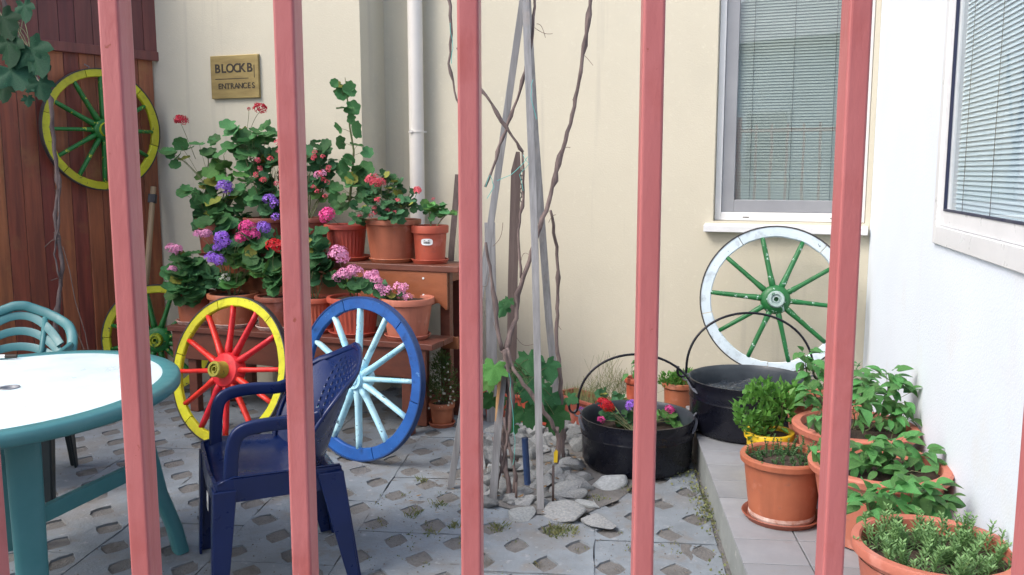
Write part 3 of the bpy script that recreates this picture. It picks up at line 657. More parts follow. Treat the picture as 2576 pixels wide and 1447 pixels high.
# upper shelf, left to right
A = pot('brown pot half hidden by purple geranium at the upper shelf left end', shelf_pt(548, 1), .13, .10, .22, m_terradk, saucer=.13, group=GS)
Y = Yl(548, 1)
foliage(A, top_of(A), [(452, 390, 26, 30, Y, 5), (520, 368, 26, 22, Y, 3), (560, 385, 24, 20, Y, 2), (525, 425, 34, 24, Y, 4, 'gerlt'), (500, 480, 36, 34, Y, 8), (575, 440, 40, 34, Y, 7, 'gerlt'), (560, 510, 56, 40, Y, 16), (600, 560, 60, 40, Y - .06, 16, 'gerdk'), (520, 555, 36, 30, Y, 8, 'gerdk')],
        'ger', .036, [('crim', 455, 304, 15, Y, 492, 400), ('pur', 565, 470, 18, Y - .14), ('purx', 575, 482, 10, Y - .15)], dj=.09)
A = pot('brown pot of tall red geranium left of the second fence bar on the upper shelf', shelf_pt(672, 1), .14, .105, .23, m_terradk, saucer=.14, group=GS)
Y = Yl(672, 1)
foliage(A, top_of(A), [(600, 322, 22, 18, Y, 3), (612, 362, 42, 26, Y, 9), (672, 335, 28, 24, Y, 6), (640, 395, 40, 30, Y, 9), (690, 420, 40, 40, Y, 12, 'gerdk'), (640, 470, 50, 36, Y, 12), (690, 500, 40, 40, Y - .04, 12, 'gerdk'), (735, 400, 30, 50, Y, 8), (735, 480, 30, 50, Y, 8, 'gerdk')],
        'ger', .037, [('crim', 654, 273, 15, Y, 628, 330), ('crim', 626, 274, 4, Y, 620, 330), ('pur', 678, 503, 15, Y - .15), ('purx', 690, 512, 12, Y - .15)] + [('corx', rnd.uniform(640, 740), rnd.uniform(350, 470), 7, Y - .12) for _ in range(16)], dj=.10)
A = pot('red pot of bushy pink-flowered geranium right of the second fence bar', shelf_pt(778, 1), .125, .095, .235, m_terradk, saucer=.13, group=GS)
Y = Yl(778, 1)
foliage(A, top_of(A), [(800, 380, 26, 30, Y, 8, 'gerdk'), (815, 415, 30, 26, Y, 8, 'gerdk'), (790, 455, 30, 30, Y, 8), (770, 420, 30, 40, Y, 6), (812, 480, 26, 24, Y, 5, 'gerlt')], 'gerdk', .030,
        [('corx', rnd.uniform(782, 835), rnd.uniform(370, 500), 6, Y - .1) for _ in range(14)] + [('lpinkx', 800, 440, 10, Y - .1), ('lpinkx', 812, 436, 9, Y - .1)])
A = pot('bright red ribbed pot holding the tallest upright geranium', shelf_pt(872, 1), .132, .098, .20, TR, 'rib', .145, GS)
Y = Yl(872, 1)
st_p = [aty(x, y, Y + .02) for x, y in ((878, 520), (886, 440), (890, 380), (880, 320), (874, 250), (868, 195))]
q = MB(); q.tube([p - A.location for p in st_p], [.008, .007, .006, .0055, .0045, .002], 8); q.obj('stem', m_stem, A, smooth=True)
foliage(A, top_of(A), [(868, 212, 30, 14, Y, 5), (848, 228, 12, 14, Y, 2), (890, 236, 14, 12, Y, 2), (868, 270, 16, 18, Y, 3), (852, 325, 10, 6, Y, 1), (905, 330, 10, 8, Y, 1), (900, 303, 14, 5, Y, 1), (862, 366, 12, 8, Y, 1), (905, 376, 16, 14, Y, 2), (888, 415, 30, 22, Y, 6), (900, 445, 30, 24, Y, 7), (862, 480, 26, 30, Y, 6), (905, 480, 30, 24, Y, 6), (850, 510, 24, 18, Y, 4)],
        'ger', .036, [('pink', 822, 541, 18, Y - .17), ('pinkx', 830, 535, 12, Y - .19)], upb=.15, camb=1.0, stems=False, dens=1.0, sc=1.15, trunk=[a_.lerp(b_, t_ / 5) for a_, b_ in zip(st_p, st_p[1:]) for t_ in range(5)])
A = pot('large matte brown-red pot of trailing dark foliage with coral red blooms', shelf_pt(988, 1), .168, .128, .235, m_terra, saucer=.14, group=GS)
Y = Yl(988, 1)
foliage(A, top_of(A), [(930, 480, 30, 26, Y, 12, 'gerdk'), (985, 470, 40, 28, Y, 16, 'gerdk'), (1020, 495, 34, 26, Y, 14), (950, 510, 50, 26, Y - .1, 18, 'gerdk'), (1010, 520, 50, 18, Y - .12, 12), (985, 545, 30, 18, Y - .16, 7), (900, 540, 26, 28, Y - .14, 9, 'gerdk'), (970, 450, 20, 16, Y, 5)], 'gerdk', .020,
        [('coral', 930, 455, 12, Y - .1), ('coral', 945, 462, 13, Y - .1), ('coral', 960, 458, 10, Y - .1), ('corx', 938, 448, 12, Y - .12), ('coral', 1050, 478, 9, Y)] + [('corx', rnd.uniform(900, 1010), rnd.uniform(500, 560), 6, Y - .17) for _ in range(10)])
A = pot('small red pot with a white oval sticker at the upper shelf right end', shelf_pt(1082, 1), .108, .085, .205, TR, 'plain', .108, GS, rimh=.045)
Y = Yl(1082, 1)
foliage(A, top_of(A), [(1092, 530, 36, 16, Y, 10, 'ger'), (1075, 518, 22, 14, Y, 6, 'gerlt'), (1125, 535, 18, 12, Y, 4, 'gerlt')], 'ger', .020, [('corx', 1050, 482, 8, Y), ('corx', 1090, 500, 4, Y)])
q = MB(); n = 20; rr = .1035
def onpot(x, z, d=.0015): a = x / rr - math.pi / 2 - .1; r_ = .0855 + (.101 - .0855) * (z / .16) + d; return (r_ * math.cos(a), r_ * math.sin(a), z + .012)
ov = [(.036 * math.copysign(abs(math.cos(2 * math.pi * i / n)) ** .6, math.cos(2 * math.pi * i / n)), .115 + .019 * math.copysign(abs(math.sin(2 * math.pi * i / n)) ** .6, math.sin(2 * math.pi * i / n))) for i in range(n)]
q.add([onpot(0, .115)] + [onpot(x, z) for x, z in ov], [(0, 1 + i, 1 + (i + 1) % n) for i in range(n)]); sk = q.obj('sticker', m_paper, A)
q = MB(); x = -.02
while x < .02: w_ = rnd.choice((.0008, .0016)); q.add([onpot(x, .106, .0022), onpot(x + w_, .106, .0022), onpot(x + w_, .118, .0022), onpot(x, .118, .0022)], [(0, 1, 2, 3)]); x += w_ + rnd.choice((.0008, .0014))
q.add([onpot(-.018, .123, .0022), onpot(.016, .123, .0022), onpot(.016, .1255, .0022), onpot(-.018, .1255, .0022)], [(0, 1, 2, 3)]); q.obj('barcode', m_ink, sk)
# lower shelf, left to right
A = pot('terracotta pot of dense green geranium with pale pink heads at the lower left end', shelf_pt(487, 0), .125, .10, .18, m_terra, saucer=.125, group=GS, smat=m_chalk)
Y = Yl(487, 0)
foliage(A, top_of(A), [(470, 655, 34, 26, Y, 10), (480, 690, 50, 36, Y - .03, 20), (465, 725, 36, 32, Y - .09, 16), (505, 700, 24, 30, Y - .05, 8, 'gerdk'), (478, 745, 26, 14, Y - .12, 5)], 'ger', .036,
        [('lpink', 432, 628, 15, Y - .06), ('lpink', 446, 626, 12, Y - .06), ('lpink', 434, 678, 11, Y - .1)])
A = pot('wide terracotta pot with a few white blooms and dark soil, second on the lower shelf', shelf_pt(581, 0), .152, .12, .185, m_terra, saucer=.14, group=GS, smat=m_chalk)
Y = Yl(581, 0)
foliage(A, top_of(A), [(540, 700, 30, 16, Y, 8, 'gerdk'), (590, 705, 24, 12, Y, 6, 'gerlt'), (560, 615, 30, 34, Y + .05, 10, 'gerdk'), (545, 560, 34, 30, Y + .08, 10), (610, 600, 40, 34, Y + .05, 12, 'gerdk'), (620, 640, 36, 22, Y, 8, 'ger'), (600, 655, 30, 22, Y - .05, 6, 'gerlt')], 'ger', .034,
        [('whx', 565, 695, 8, Y - .06), ('whx', 558, 705, 7, Y - .06), ('whx', 575, 702, 6, Y - .06), ('pur', 557, 598, 17, Y - .1), ('pur', 567, 612, 14, Y - .11), ('pur', 533, 650, 16, Y - .12), ('pur', 550, 655, 15, Y - .12), ('pur', 546, 624, 10, Y - .1), ('lpink', 500, 590, 12, Y - .05), ('lpink', 518, 588, 13, Y - .05),
         ('pink', 622, 572, 19, Y - .12), ('pink', 612, 598, 18, Y - .13), ('pink', 640, 592, 14, Y - .12), ('pur', 663, 573, 16, Y - .1)])
A = pot('dull brown pot on a pale saucer left of the second fence bar, lower shelf', shelf_pt(690, 0), .125, .10, .185, m_terradk, saucer=.125, group=GS, smat=m_chalk)
Y = Yl(690, 0)
foliage(A, top_of(A), [(690, 600, 40, 30, Y + .02, 8, 'gerdk'), (665, 650, 36, 24, Y, 8, 'ger'), (680, 685, 30, 22, Y, 6, 'gerlt'), (700, 715, 26, 26, Y - .05, 7, 'ger'), (735, 640, 34, 50, Y, 10, 'gerdk'), (640, 610, 30, 22, Y, 5)], 'ger', .040,
        [('red', 690, 618, 18, Y - .12), ('red', 704, 622, 16, Y - .12), ('purx', 716, 530, 12, Y), ('purx', 694, 545, 10, Y)])
A = pot('ribbed red pot just right of the second fence bar, lower shelf', shelf_pt(790, 0), .12, .092, .19, TR, 'rib', .12, GS)
Y = Yl(790, 0)
foliage(A, top_of(A), [(800, 640, 26, 26, Y + .02, 8, 'gerdk'), (812, 690, 24, 24, Y, 6, 'gerdk'), (780, 600, 30, 30, Y + .05, 8, 'gerdk'), (775, 690, 30, 30, Y, 6, 'gerdk')], 'ger', .036)
A = pot('ribbed red pot of pink geranium behind the blue wheel, lower shelf', shelf_pt(888, 0), .155, .115, .205, TR, 'rib', .15, GS)
Y = Yl(888, 0)
foliage(A, top_of(A), [(862, 705, 26, 18, Y - .03, 6), (900, 715, 36, 16, Y - .05, 8, 'gerdk'), (880, 728, 22, 10, Y - .1, 3, 'gerlt')], 'ger', .028,
        [('lpink', 852, 642, 24, Y - .06), ('lpink', 868, 690, 17, Y - .1), ('lpink', 852, 698, 14, Y - .1), ('lpink', 888, 680, 15, Y - .1), ('lpinkx', 900, 684, 12, Y - .1)])
A = pot('orange-red pot with pink florets leaning over, right end of the lower shelf', shelf_pt(1022, 0), .152, .11, .215, m_terrapk, 'plain', .13, GS, smat=m_terrapk, rimh=.036)
Y = Yl(1022, 0)
foliage(A, top_of(A), [(950, 730, 26, 12, Y - .02, 6, 'gerdk'), (990, 742, 26, 8, Y - .02, 4, 'gerdk')], 'gerdk', .022,
        [('lpink', 930, 695, 14, Y - .06), ('lpink', 945, 705, 16, Y - .06), ('lpink', 955, 725, 13, Y - .06), ('lpinkx', 968, 735, 13, Y - .06), ('lpinkx', 975, 728, 12, Y - .06), ('lpinkx', 1003, 722, 12, Y - .06), ('lpinkx', 1018, 724, 11, Y - .06), ('lpinkx', 1012, 742, 12, Y - .06), ('lpinkx', 1025, 748, 10, Y - .06), ('lpink', 943, 688, 10, Y - .06)])

# ------------------------------------------------------------------ small foliage (uncountable leaves) for herbs and bushes
def tuft(root, name, mat, centers, n, ls, lw, up=.7, kind='stuff'):
    """centers: (world point, radius vector); many little folded leaves in each ellipsoid"""
    q = MB()
    for c, rad in centers:
        for _ in range(n):
            for _ in range(10):
                a = rv(1)
                if a.length < 1: break
            p = c + Vector((a.x * rad[0], a.y * rad[1], a.z * rad[2])) - root.location
            t = (Vector((a.x, a.y, up + a.z * .6)) + rv(.5)).normalized(); s = t.cross(rv(1)).normalized(); nn = t.cross(s); l = ls * rnd.uniform(.6, 1.25); w_ = lw * rnd.uniform(.7, 1.2)
            q.add([p, p + t * l * .5 + s * w_ + nn * w_ * .4, p + t * l, p + t * l * .5 - s * w_ + nn * w_ * .4], [(0, 1, 2), (0, 2, 3)])
    o = q.obj(name, mat, root); 
    if kind: o['kind'] = kind
    return o
def sprigs(root, mat, items, ls, lw, pairs=9, name='sprig'):
    """upright shoots with leaves set round them, one mesh"""
    q = MB()
    for b, tip in items:
        pts = curve(b, tip, .03, 6)
        q.tube([p - root.location for p in pts], .0018, 4, cap=False)
        for k in range(pairs):
            u = (k + 1) / pairs; p = Vector(b).lerp(Vector(tip), u) if False else pts[min(6, int(u * 6))].lerp(pts[min(6, int(u * 6) + 1)], u * 6 % 1) - root.location
            for a in range(4):
                th = k * 1.1 + a * 1.571; d = Vector((math.cos(th), math.sin(th), .75 + .5 * u)).normalized(); s = d.cross(Vector((0, 0, 1))).normalized(); l = ls * (1.15 - .55 * u) * rnd.uniform(.8, 1.2)
                q.add([p, p + d * l * .5 + s * lw, p + d * l - Vector((0, 0, l * .15)), p + d * l * .5 - s * lw], [(0, 1, 2, 3)])
    o = q.obj(name, mat, root); o['kind'] = 'stuff'; return o

# ground pots by the stand
b_ = onz(1112, 1070)
A = pot('small terracotta pot of bushy white-flowered plant standing on the ground beside the stand', b_, .075, .055, .125, m_terra, saucer=.078)
c_ = aty(1112, 955, b_.y); tuft(A, 'foliage', m_bush, [(c_, (.085, .08, .14)), (c_ + Vector((.01, 0, -.06)), (.095, .08, .10)), (c_ + Vector((0, 0, .10)), (.05, .05, .07))], 420, .020, .0045)
for _ in range(30):
    p = c_ + Vector((rnd.uniform(-.075, .075), -.07, rnd.uniform(-.15, .15))); o = link('flower', FL['whx'][0], A, p - A.location, (rnd.uniform(0, 3), 0, rnd.uniform(0, 6)), .007)
b2 = onz(1072, 1062) + Vector((0, .12, 0)); A = pot('brown pot in the shade behind the blue wheel', b2, .085, .065, .15, m_terradk)
tuft(A, 'foliage', m_bush, [(b2 + Vector((0, 0, .19)), (.06, .06, .05))], 120, .02, .005)
# pale withered leaf on a cane behind the third bar
b3 = onz(1136, 1050) + Vector((0, .1, 0)); A = pot('small red pot with one pale withered leaf hanging from a cane', b3, .07, .055, .12, m_terradk)
tp = aty(1128, 800, b3.y); q = MB(); q.tube([p - A.location for p in curve(b3 + Vector((0, 0, .1)), tp, .0, 6)], .003, 6); q.obj('cane', m_stem, A)
q = MB(); gv = []
for i, (wd, dz) in enumerate(((.004, .03), (.03, .02), (.036, -.01), (.028, -.05), (.02, -.09), (.018, -.13), (.008, -.15))):
    for k in (-1, 0, 1): gv.append(tuple(tp - A.location + Vector((k * wd + .004 * math.sin(i), -.01 - .008 * abs(k), dz + (.012 if k else 0) * (i % 2)))))
q.add(gv, [(i * 3 + k, i * 3 + k + 1, i * 3 + k + 4, i * 3 + k + 3) for i in range(6) for k in range(2)]); q.obj('leaf', m_pale, A, smooth=True)

# ------------------------------------------------------------------ long troughs behind the vine
def trough(label, p0, p1, wd, h, mat, group='long plastic troughs'):
    p0, p1 = Vector(p0), Vector(p1); d = p1 - p0; L_ = d.length; an = math.atan2(d.y, d.x)
    t = thing('trough_planter', p0, label, 'planter', group, rot=(0, 0, an))
    q = MB(); o_, i_ = [], []
    def rect(x0, x1, y0, y1, z): return [(x0, y0, z), (x1, y0, z), (x1, y1, z), (x0, y1, z)]
    rs = [rect(.015, L_ - .015, .015, wd - .015, 0), rect(0, L_, 0, wd, h - .02), rect(-.012, L_ + .012, -.012, wd + .012, h - .018), rect(-.012, L_ + .012, -.012, wd + .012, h), rect(.006, L_ - .006, .006, wd - .006, h), rect(.008, L_ - .008, .008, wd - .008, h - .03)]
    for r_ in rs: q.v += r_
    q.f = [(3, 2, 1, 0)] + [(k * 4 + i, k * 4 + (i + 1) % 4, (k + 1) * 4 + (i + 1) % 4, (k + 1) * 4 + i) for k in range(5) for i in range(4)]; q.m = [0] * len(q.f)
    q.obj('trough', mat, t, bevel=.003)
    q = MB(); q.add(rect(.008, L_ - .008, .008, wd - .008, h - .03), [(0, 1, 2, 3)]); q.obj('soil', m_soil, t)
    return t
ta = onz(1392, 1058); tb = onz(1505, 1098); tb.y += .02
T1 = trough('red-brown trough planter with thin grass between the vine and the front cauldron', ta, tb, .17, .17, m_terradk)
ta2 = onz(1215, 1052); tb2 = onz(1385, 1075)
T2 = trough('red trough planter behind the vine trunks under the big leaves', ta2, tb2, .16, .165, m_terrared)
q = MB(); L1 = (tb - ta).length
for _ in range(160):
    p = Vector((rnd.uniform(.02, L1 - .02), rnd.uniform(.02, .15), .14)); t_ = Vector((rnd.uniform(-.3, .3), rnd.uniform(-.3, .3), 1)) * rnd.uniform(.04, .11); s_v = Vector((.0015, .001, 0)); q.add([p - s_v, p + s_v, p + t_], [(0, 1, 2)])
q.obj('grass', m_grass, T1)['kind'] = 'stuff'

# ------------------------------------------------------------------ vine: stakes, canes, leaves
def stake(label, pts, w_, d_, mat=m_stake, name='wooden_stake', tip=1, group='stakes of the vine support'):
    p0 = Vector(pts[0]); t = thing(name, p0, label, 'stake', group)
    q = MB(); k = len(pts); q.tube([Vector(p) - p0 for p in pts], [1] * (k - 1) + [tip], 4, sq=(w_ * .72, d_ * .72, 1), up=(0, -1, 0)); q.obj('pole', mat, t, bevel=.0015); return t
SA = onz(1360, 1282); topj = Vector(aty(1326, -60, SA.y + .22))
stake('tall grey upright stake standing in the stones, nearest of the vine supports', [SA, SA.lerp(topj, .5) + Vector((.004, 0, 0)), topj + Vector((-.01, 0, 0))], .030, .024)
SB = onz(1133, 1228)
stake('grey stake leaning left behind the middle fence bar', [SB, SB.lerp(aty(1316, 40, SA.y + .3), .5), aty(1324, -60, SA.y + .3)], .030, .026)
SC = onz(1412, 1120)
stake('grey stake leaning to the right behind the nearest upright stake', [SC, aty(1380, 800, SC.y - .1), aty(1345, 330, 4.3), aty(1322, -60, 4.15)], .036, .022)
SD = onz(1240, 1262)
td = stake('short grey stake with a split orange-brown tip beside the vine trunk', [SD, aty(1252, 1085, SD.y + .03), aty(1268, 908, SD.y + .08)], .034, .020)
q = MB(); q.tube([aty(1262, 915, SD.y + .055) - SD, aty(1252, 1000, SD.y + .035) - SD, aty(1246, 1060, SD.y + .0) - SD], [.8, 1, .3], 4, sq=(.010, .012, 1), up=(0, -1, 0)); q.obj('split', m_split, td)
SE = onz(1285, 1060)
tE = stake('dark brown pointed plank with a rusty chain behind the vine', [SE, aty(1290, 700, SE.y), aty(1298, 430, SE.y), aty(1303, 382, SE.y)], .055, .022, m_old, 'wooden_plank', .4)
q = MB()
for k in range(9):
    c_ = aty(1312, 425 + k * 11, SE.y - .026) - SE; ang = 0 if k % 2 else R(90)
    q.tube([c_ + Matrix.Rotation(ang, 3, 'Z') @ Vector((math.cos(a) * .007, 0, math.sin(a) * .017)) for a in [i * math.pi / 5 for i in range(11)]], .0022, 5)
q.obj('chain', m_tyre, tE, smooth=True)
SF = onz(1238, 1062)
stake('broad grey plank end behind the left leaning stake', [SF, aty(1236, 800, SF.y), aty(1232, 560, SF.y + .05)], .060, .018, m_stake, 'wooden_plank')
SG = onz(1128, 1020)
tG = stake('dark plank leaning on the wall between the stand and the middle fence bar', [SG, aty(1135, 640, SG.y + .15), aty(1152, 440, SG.y + .3)], .036, .02, m_old, 'wooden_plank')
def cane_pts(raw, Y):
    out = []
    P = [aty(x, y, Y + (dy if len(r_) > 2 else 0)) for r_ in raw for (x, y, dy) in [(r_[0], r_[1], r_[2] if len(r_) > 2 else 0)]]
    for a, b in zip(P, P[1:]):
        n = max(3, int((b - a).length / .035))
        for i in range(n): t = i / n; out.append(a.lerp(b, t) + rv(.0036))
    out.append(P[-1]); return out
def rad_wob(n, r0, r1): return [(r0 + (r1 - r0) * i / max(1, n - 1)) * (1.6 if rnd.random() < .12 else 1) * rnd.uniform(.84, 1.12) for i in range(n)]
VY = SA.y + .12
vr = onz(1285, 1265)
vine = thing('grape_vine', vr, 'bare woody grape vine climbing the grey stakes out of the stones', 'vine')
canes = [([(1285, 1265), (1272, 1180), (1268, 1100, .05), (1285, 1000, .05), (1272, 900, .05), (1262, 880, .05)], .011, .011), ([(1262, 1190), (1270, 1130), (1282, 1080), (1288, 1000), (1278, 930), (1270, 880)], .008, .008),
         ([(1268, 885, .05), (1300, 800, .1), (1302, 740, .1), (1345, 610, .1), (1380, 510, .15), (1410, 395, .2), (1440, 290, .2), (1466, 140, .2), (1478, 60, .2), (1490, -30, .2)], .011, .008),
         ([(1275, 875, .05), (1292, 930), (1330, 985), (1380, 1050), (1400, 1085)], .009, .010), ([(1400, 1075), (1405, 1120), (1400, 1165)], .009, .010), ([(1418, 1150, .3), (1414, 1060, .3), (1410, 960, .3), (1400, 850, .3), (1404, 700, .3), (1400, 620, .3), (1385, 530, .2)], .010, .007),
         ([(1262, 880, .05), (1248, 800, .05), (1236, 690, .05), (1222, 610, .05)], .009, .006), ([(1222, 470, .1), (1248, 400, .1), (1262, 350, .1), (1300, 250, .1), (1338, 110, .1), (1348, -30, .1)], .006, .006),
         ([(1315, 385, .1), (1290, 345, .1), (1262, 305, .1), (1222, 240, .1), (1180, 190, .1), (1150, 120, .1)], .006, .005), ([(1128, -30, .2), (1136, 60, .2), (1130, 160, .2), (1150, 250, .2), (1190, 330, .2)], .0075, .004),
         ([(1315, 385, .1), (1318, 480, .1), (1305, 580, .1), (1310, 700, .1)], .005, .006), ([(1250, 1230), (1262, 1170), (1256, 1130), (1240, 1100)], .006, .005), ([(1290, 1262), (1296, 1200), (1280, 1120), (1268, 1050)], .006, .006), ([(1300, 1160), (1282, 1130), (1262, 1120), (1244, 1085)], .006, .004)]
for raw, r0, r1 in canes:
    pts = cane_pts(raw, VY); q = MB(); q.tube([p - vr for p in pts], rad_wob(len(pts), r0, r1), 8); q.obj('cane', m_vine, vine, smooth=True)
for (x, y, x2, y2) in ((1345, 70, 1390, 85), (1470, 140, 1492, 165), (1440, 250, 1448, 270), (1415, 380, 1435, 372), (1265, 560, 1240, 620), (1300, 850, 1345, 865), (1400, 800, 1412, 830), (1260, 840, 1240, 810), (1380, 560, 1398, 540), (1310, 660, 1330, 640), (1350, 60, 1372, 95), (1230, 690, 1214, 720)):
    a, b = aty(x, y, VY + .12), aty(x2, y2, VY + .1); q = MB(); q.tube([p - vr for p in curve(a, b, rnd.uniform(-.4, .4), 8)], .0012, 4); q.obj('tendril', m_twig, vine)
for raw in (((1315, 390), (1330, 410), (1308, 440), (1316, 480)), ((1326, 395), (1300, 430), (1250, 455)), ((1340, 200), (1335, 240), (1350, 300)), ((1282, 940), (1290, 1060), (1296, 1130), (1290, 1170)), ((1132, 60), (1140, 120), (1136, 160)), ((1222, 470), (1232, 440), (1245, 470), (1225, 500))):
    pts = cane_pts([(x, y, -.02) for x, y in raw], VY); q = MB(); q.tube([p - vr for p in pts], .0013, 4); q.obj('string', m_string, vine)
gl = []
for (px, py, sz_, dy, kd) in ((1245, 930, 36, 0, 'grapelt'), (1232, 965, 30, .1, 'grapelt'), (1330, 905, 34, .25, 'grape'), (1375, 925, 30, .25, 'grape'), (1310, 935, 30, .3, 'grape'), (1345, 950, 34, .22, 'grape'), (1330, 985, 38, .12, 'grape'), (1300, 975, 26, .2, 'grape'), (1390, 1000, 30, .3, 'grape'), (1290, 1040, 26, .2, 'grape'), (1320, 1040, 30, .12, 'grape'), (1395, 1045, 34, .25, 'grape'), (1352, 1030, 24, .25, 'grape'), (1240, 1010, 24, .2, 'grape'), (1410, 1020, 26, .35, 'grape'), (1295, 1080, 22, .15, 'grape'), (1268, 780, 18, .1, 'grape'), (1280, 765, 14, .1, 'grape'), (1260, 1010, 20, .3, 'grape'), (1370, 975, 26, .35, 'grape'), (1430, 1010, 22, .45, 'grape')):
    p = aty(px, py, VY + dy); put_leaf(kd, vine, p + Vector((0, 0, .02)), sz_ / F * VY * 1.25, Vector((rnd.uniform(-.4, .4), -1, rnd.uniform(.2, .8))), Vector((rnd.uniform(-.7, .7), -.2, rnd.uniform(-1, -.2)))); gl.append(p)
q = MB()
for p in gl[:16]: q.tube([x - vr for x in curve(p, aty(rnd.uniform(1270, 1300), rnd.uniform(900, 1000), VY + .05), .1, 5)], .0015, 4)
q.obj('petiole', m_stem, vine)
# yellow tag, blue pipe stub, rods
t = thing('plant_tag', aty(1397, 1160, VY), 'yellow tag tied to the vine trunk above the stones', 'tag')
q = MB(); q.add([(-.008, -.018, 0), (.008, -.02, 0), (.010, -.018, .05), (.002, -.016, .058), (-.008, -.018, .045), (-.008, -.0195, 0), (.008, -.0215, 0), (.010, -.0195, .05), (.002, -.0175, .058), (-.008, -.0195, .045)], [(0, 1, 2, 3, 4), (9, 8, 7, 6, 5)]); q.obj('tag', m_yel, t)
pb = onz(1328, 1222); t = thing('pipe', pb, 'short dark blue pipe stub standing up among the stones', 'pipe')
q = MB(); tp = aty(1320, 1102, pb.y) - pb; q.tube([Vector((0, 0, -.02)), tp], .0155, 16, cap=False); q.tube([tp + Vector((0, 0, -.03)), tp + Vector((.0, 0, -.0005))], .0125, 16); q.obj('tube', M('blue_pipe', (.02, .045, .12), (.03, .06, .15), .4), t, smooth=True)
for px, py, ty, lb in ((1391, 1270, 1172, 'thin rusty rod right of the tall stake in the stones'), (1298, 1262, 1215, 'short rusty rod by the vine trunk foot')):
    pb = onz(px, py); t = thing('iron_rod', pb, lb, 'rod'); q = MB(); tp = aty(px + 1, ty, pb.y) - pb; q.tube([(0, 0, -.02), tp], .0055, 8); q.obj('rod', m_old, t, smooth=True)

# ------------------------------------------------------------------ stones
def stone_mesh(seed):
    r2 = random.Random(seed); bm = bmesh.new()
    for _ in range(16):
        v = Vector((r2.gauss(0, 1), r2.gauss(0, 1), r2.gauss(0, 1))).normalized(); bm.verts.new((v.x * r2.uniform(.85, 1.1), v.y * r2.uniform(.8, 1.1), v.z * r2.uniform(.8, 1)))
    r_ = bmesh.ops.convex_hull(bm, input=bm.verts[:])
    bmesh.ops.delete(bm, geom=[g_ for g_ in r_['geom_interior'] if isinstance(g_, bmesh.types.BMVert)], context='VERTS')
    bmesh.ops.bevel(bm, geom=bm.edges[:] + bm.verts[:], offset=.10, segments=2, affect='EDGES', profile=.6)
    me = bpy.data.meshes.new('stone'); bm.to_mesh(me); bm.free(); me.materials.append(m_stone)
    me.polygons.foreach_set('use_smooth', [True] * len(me.polygons))
    try: me.set_sharp_from_angle(angle=R(28))
    except Exception: pass
    return me
SM = [stone_mesh(s) for s in range(9)]
m_stone2 = M('whitish_stone', (.47, .50, .51), (.33, .355, .365), .88, 7, .9, 38, vary=.2, bd=.008, stain=[(12, (.42, .39, .32), .60, .74)])
SB2 = []
for me_ in SM: m2_ = me_.copy(); m2_.materials[0] = m_stone2; SB2.append(m2_)
def cx7(x, y): return ((1100 + x * .5224) * .9938, (700 + y * .5224) * .9938)
big = [(425, 1165, 145, 'flat pale slab stone at the lower left of the stone heap'), (615, 1160, 215, 'largest flat whitish stone at the front of the heap'), (790, 1205, 155, 'flat triangular stone at the front right edge of the heap'), (735, 1120, 110, 'pale block stone behind the largest front stone'),
       (655, 1045, 215, 'long low grey-brown stone in the middle of the heap'), (850, 1020, 165, 'broad flat stone just in front of the front cauldron'), (722, 985, 95, 'rounded stone left of the front cauldron foot'), (618, 968, 100, 'upright whitish rounded stone right of the tall stake'), (682, 905, 78, 'light stone against the cauldron side'),
       (395, 935, 105, 'grey stone behind the blue pipe stub'), (282, 940, 85, 'pale stone left of the short split stake'), (425, 1040, 90, 'brownish stone between the vine foot and tall stake'), (322, 1075, 62, 'small tan stone at the foot of the short split stake'), (440, 1092, 120, 'long grey stone lying left of the tall stake foot'),
       (575, 1095, 70, 'small stone at the rod foot'), (270, 1090, 70, 'white chip stone right of the middle fence bar'), (500, 850, 110, 'big dark stone at the back of the heap'), (690, 790, 110, 'grey-brown stone at the back right by the cauldron'), (600, 850, 80, 'stone behind the leaning cane foot'), (455, 780, 90, 'rearmost stone under the grape leaves')]
for x, y, w_, lb in big:
    px, py = cx7(x, y); p = onz(px, py); s_ = w_ * .5192 / F * p.y / 2 * 1.28
    o = link('stone', (SB2 if any(w__ in lb for w__ in ('pale', 'white', 'light')) or 'broad' in lb else SM)[rnd.randrange(9)], None, (p.x, p.y, s_ * .17), (rnd.uniform(-.15, .15), rnd.uniform(-.15, .15), rnd.uniform(0, 6)), (s_ * 1.1, s_ * .9, s_ * rnd.uniform(.26, .42))); tag(o, lb, 'stone', 'stones heaped round the vine')
for _ in range(175):
    x, y = rnd.uniform(225, 740), rnd.uniform(740, 1115); px, py = cx7(x, y); p = onz(px, py); s_ = rnd.uniform(16, 42) / F * p.y
    if (p.x - .622) ** 2 + (p.y - 4.26) ** 2 < .31 ** 2: continue
    o = link('stone', SM[rnd.randrange(9)], None, (p.x, p.y, s_ * rnd.uniform(.05, .35)), (rnd.uniform(-.4, .4), rnd.uniform(-.4, .4), rnd.uniform(0, 6)), (s_, s_ * .8, s_ * .48)); tag(o, 'small grey filler stone between the larger stones of the heap', 'stone', 'small stones between the larger ones')
q = MB()
mc = onz(1380, 1190)
for i in range(25): a = 2 * math.pi * i / 24; q.v.append((mc.x + .40 * math.cos(a) * rnd.uniform(.93, 1.05), mc.y + .55 * math.sin(a) * rnd.uniform(.93, 1.05), .006))
q.f = [tuple(range(24))]; q.m = [0]; tag(q.obj('soil_bed', m_sand), kind='structure')

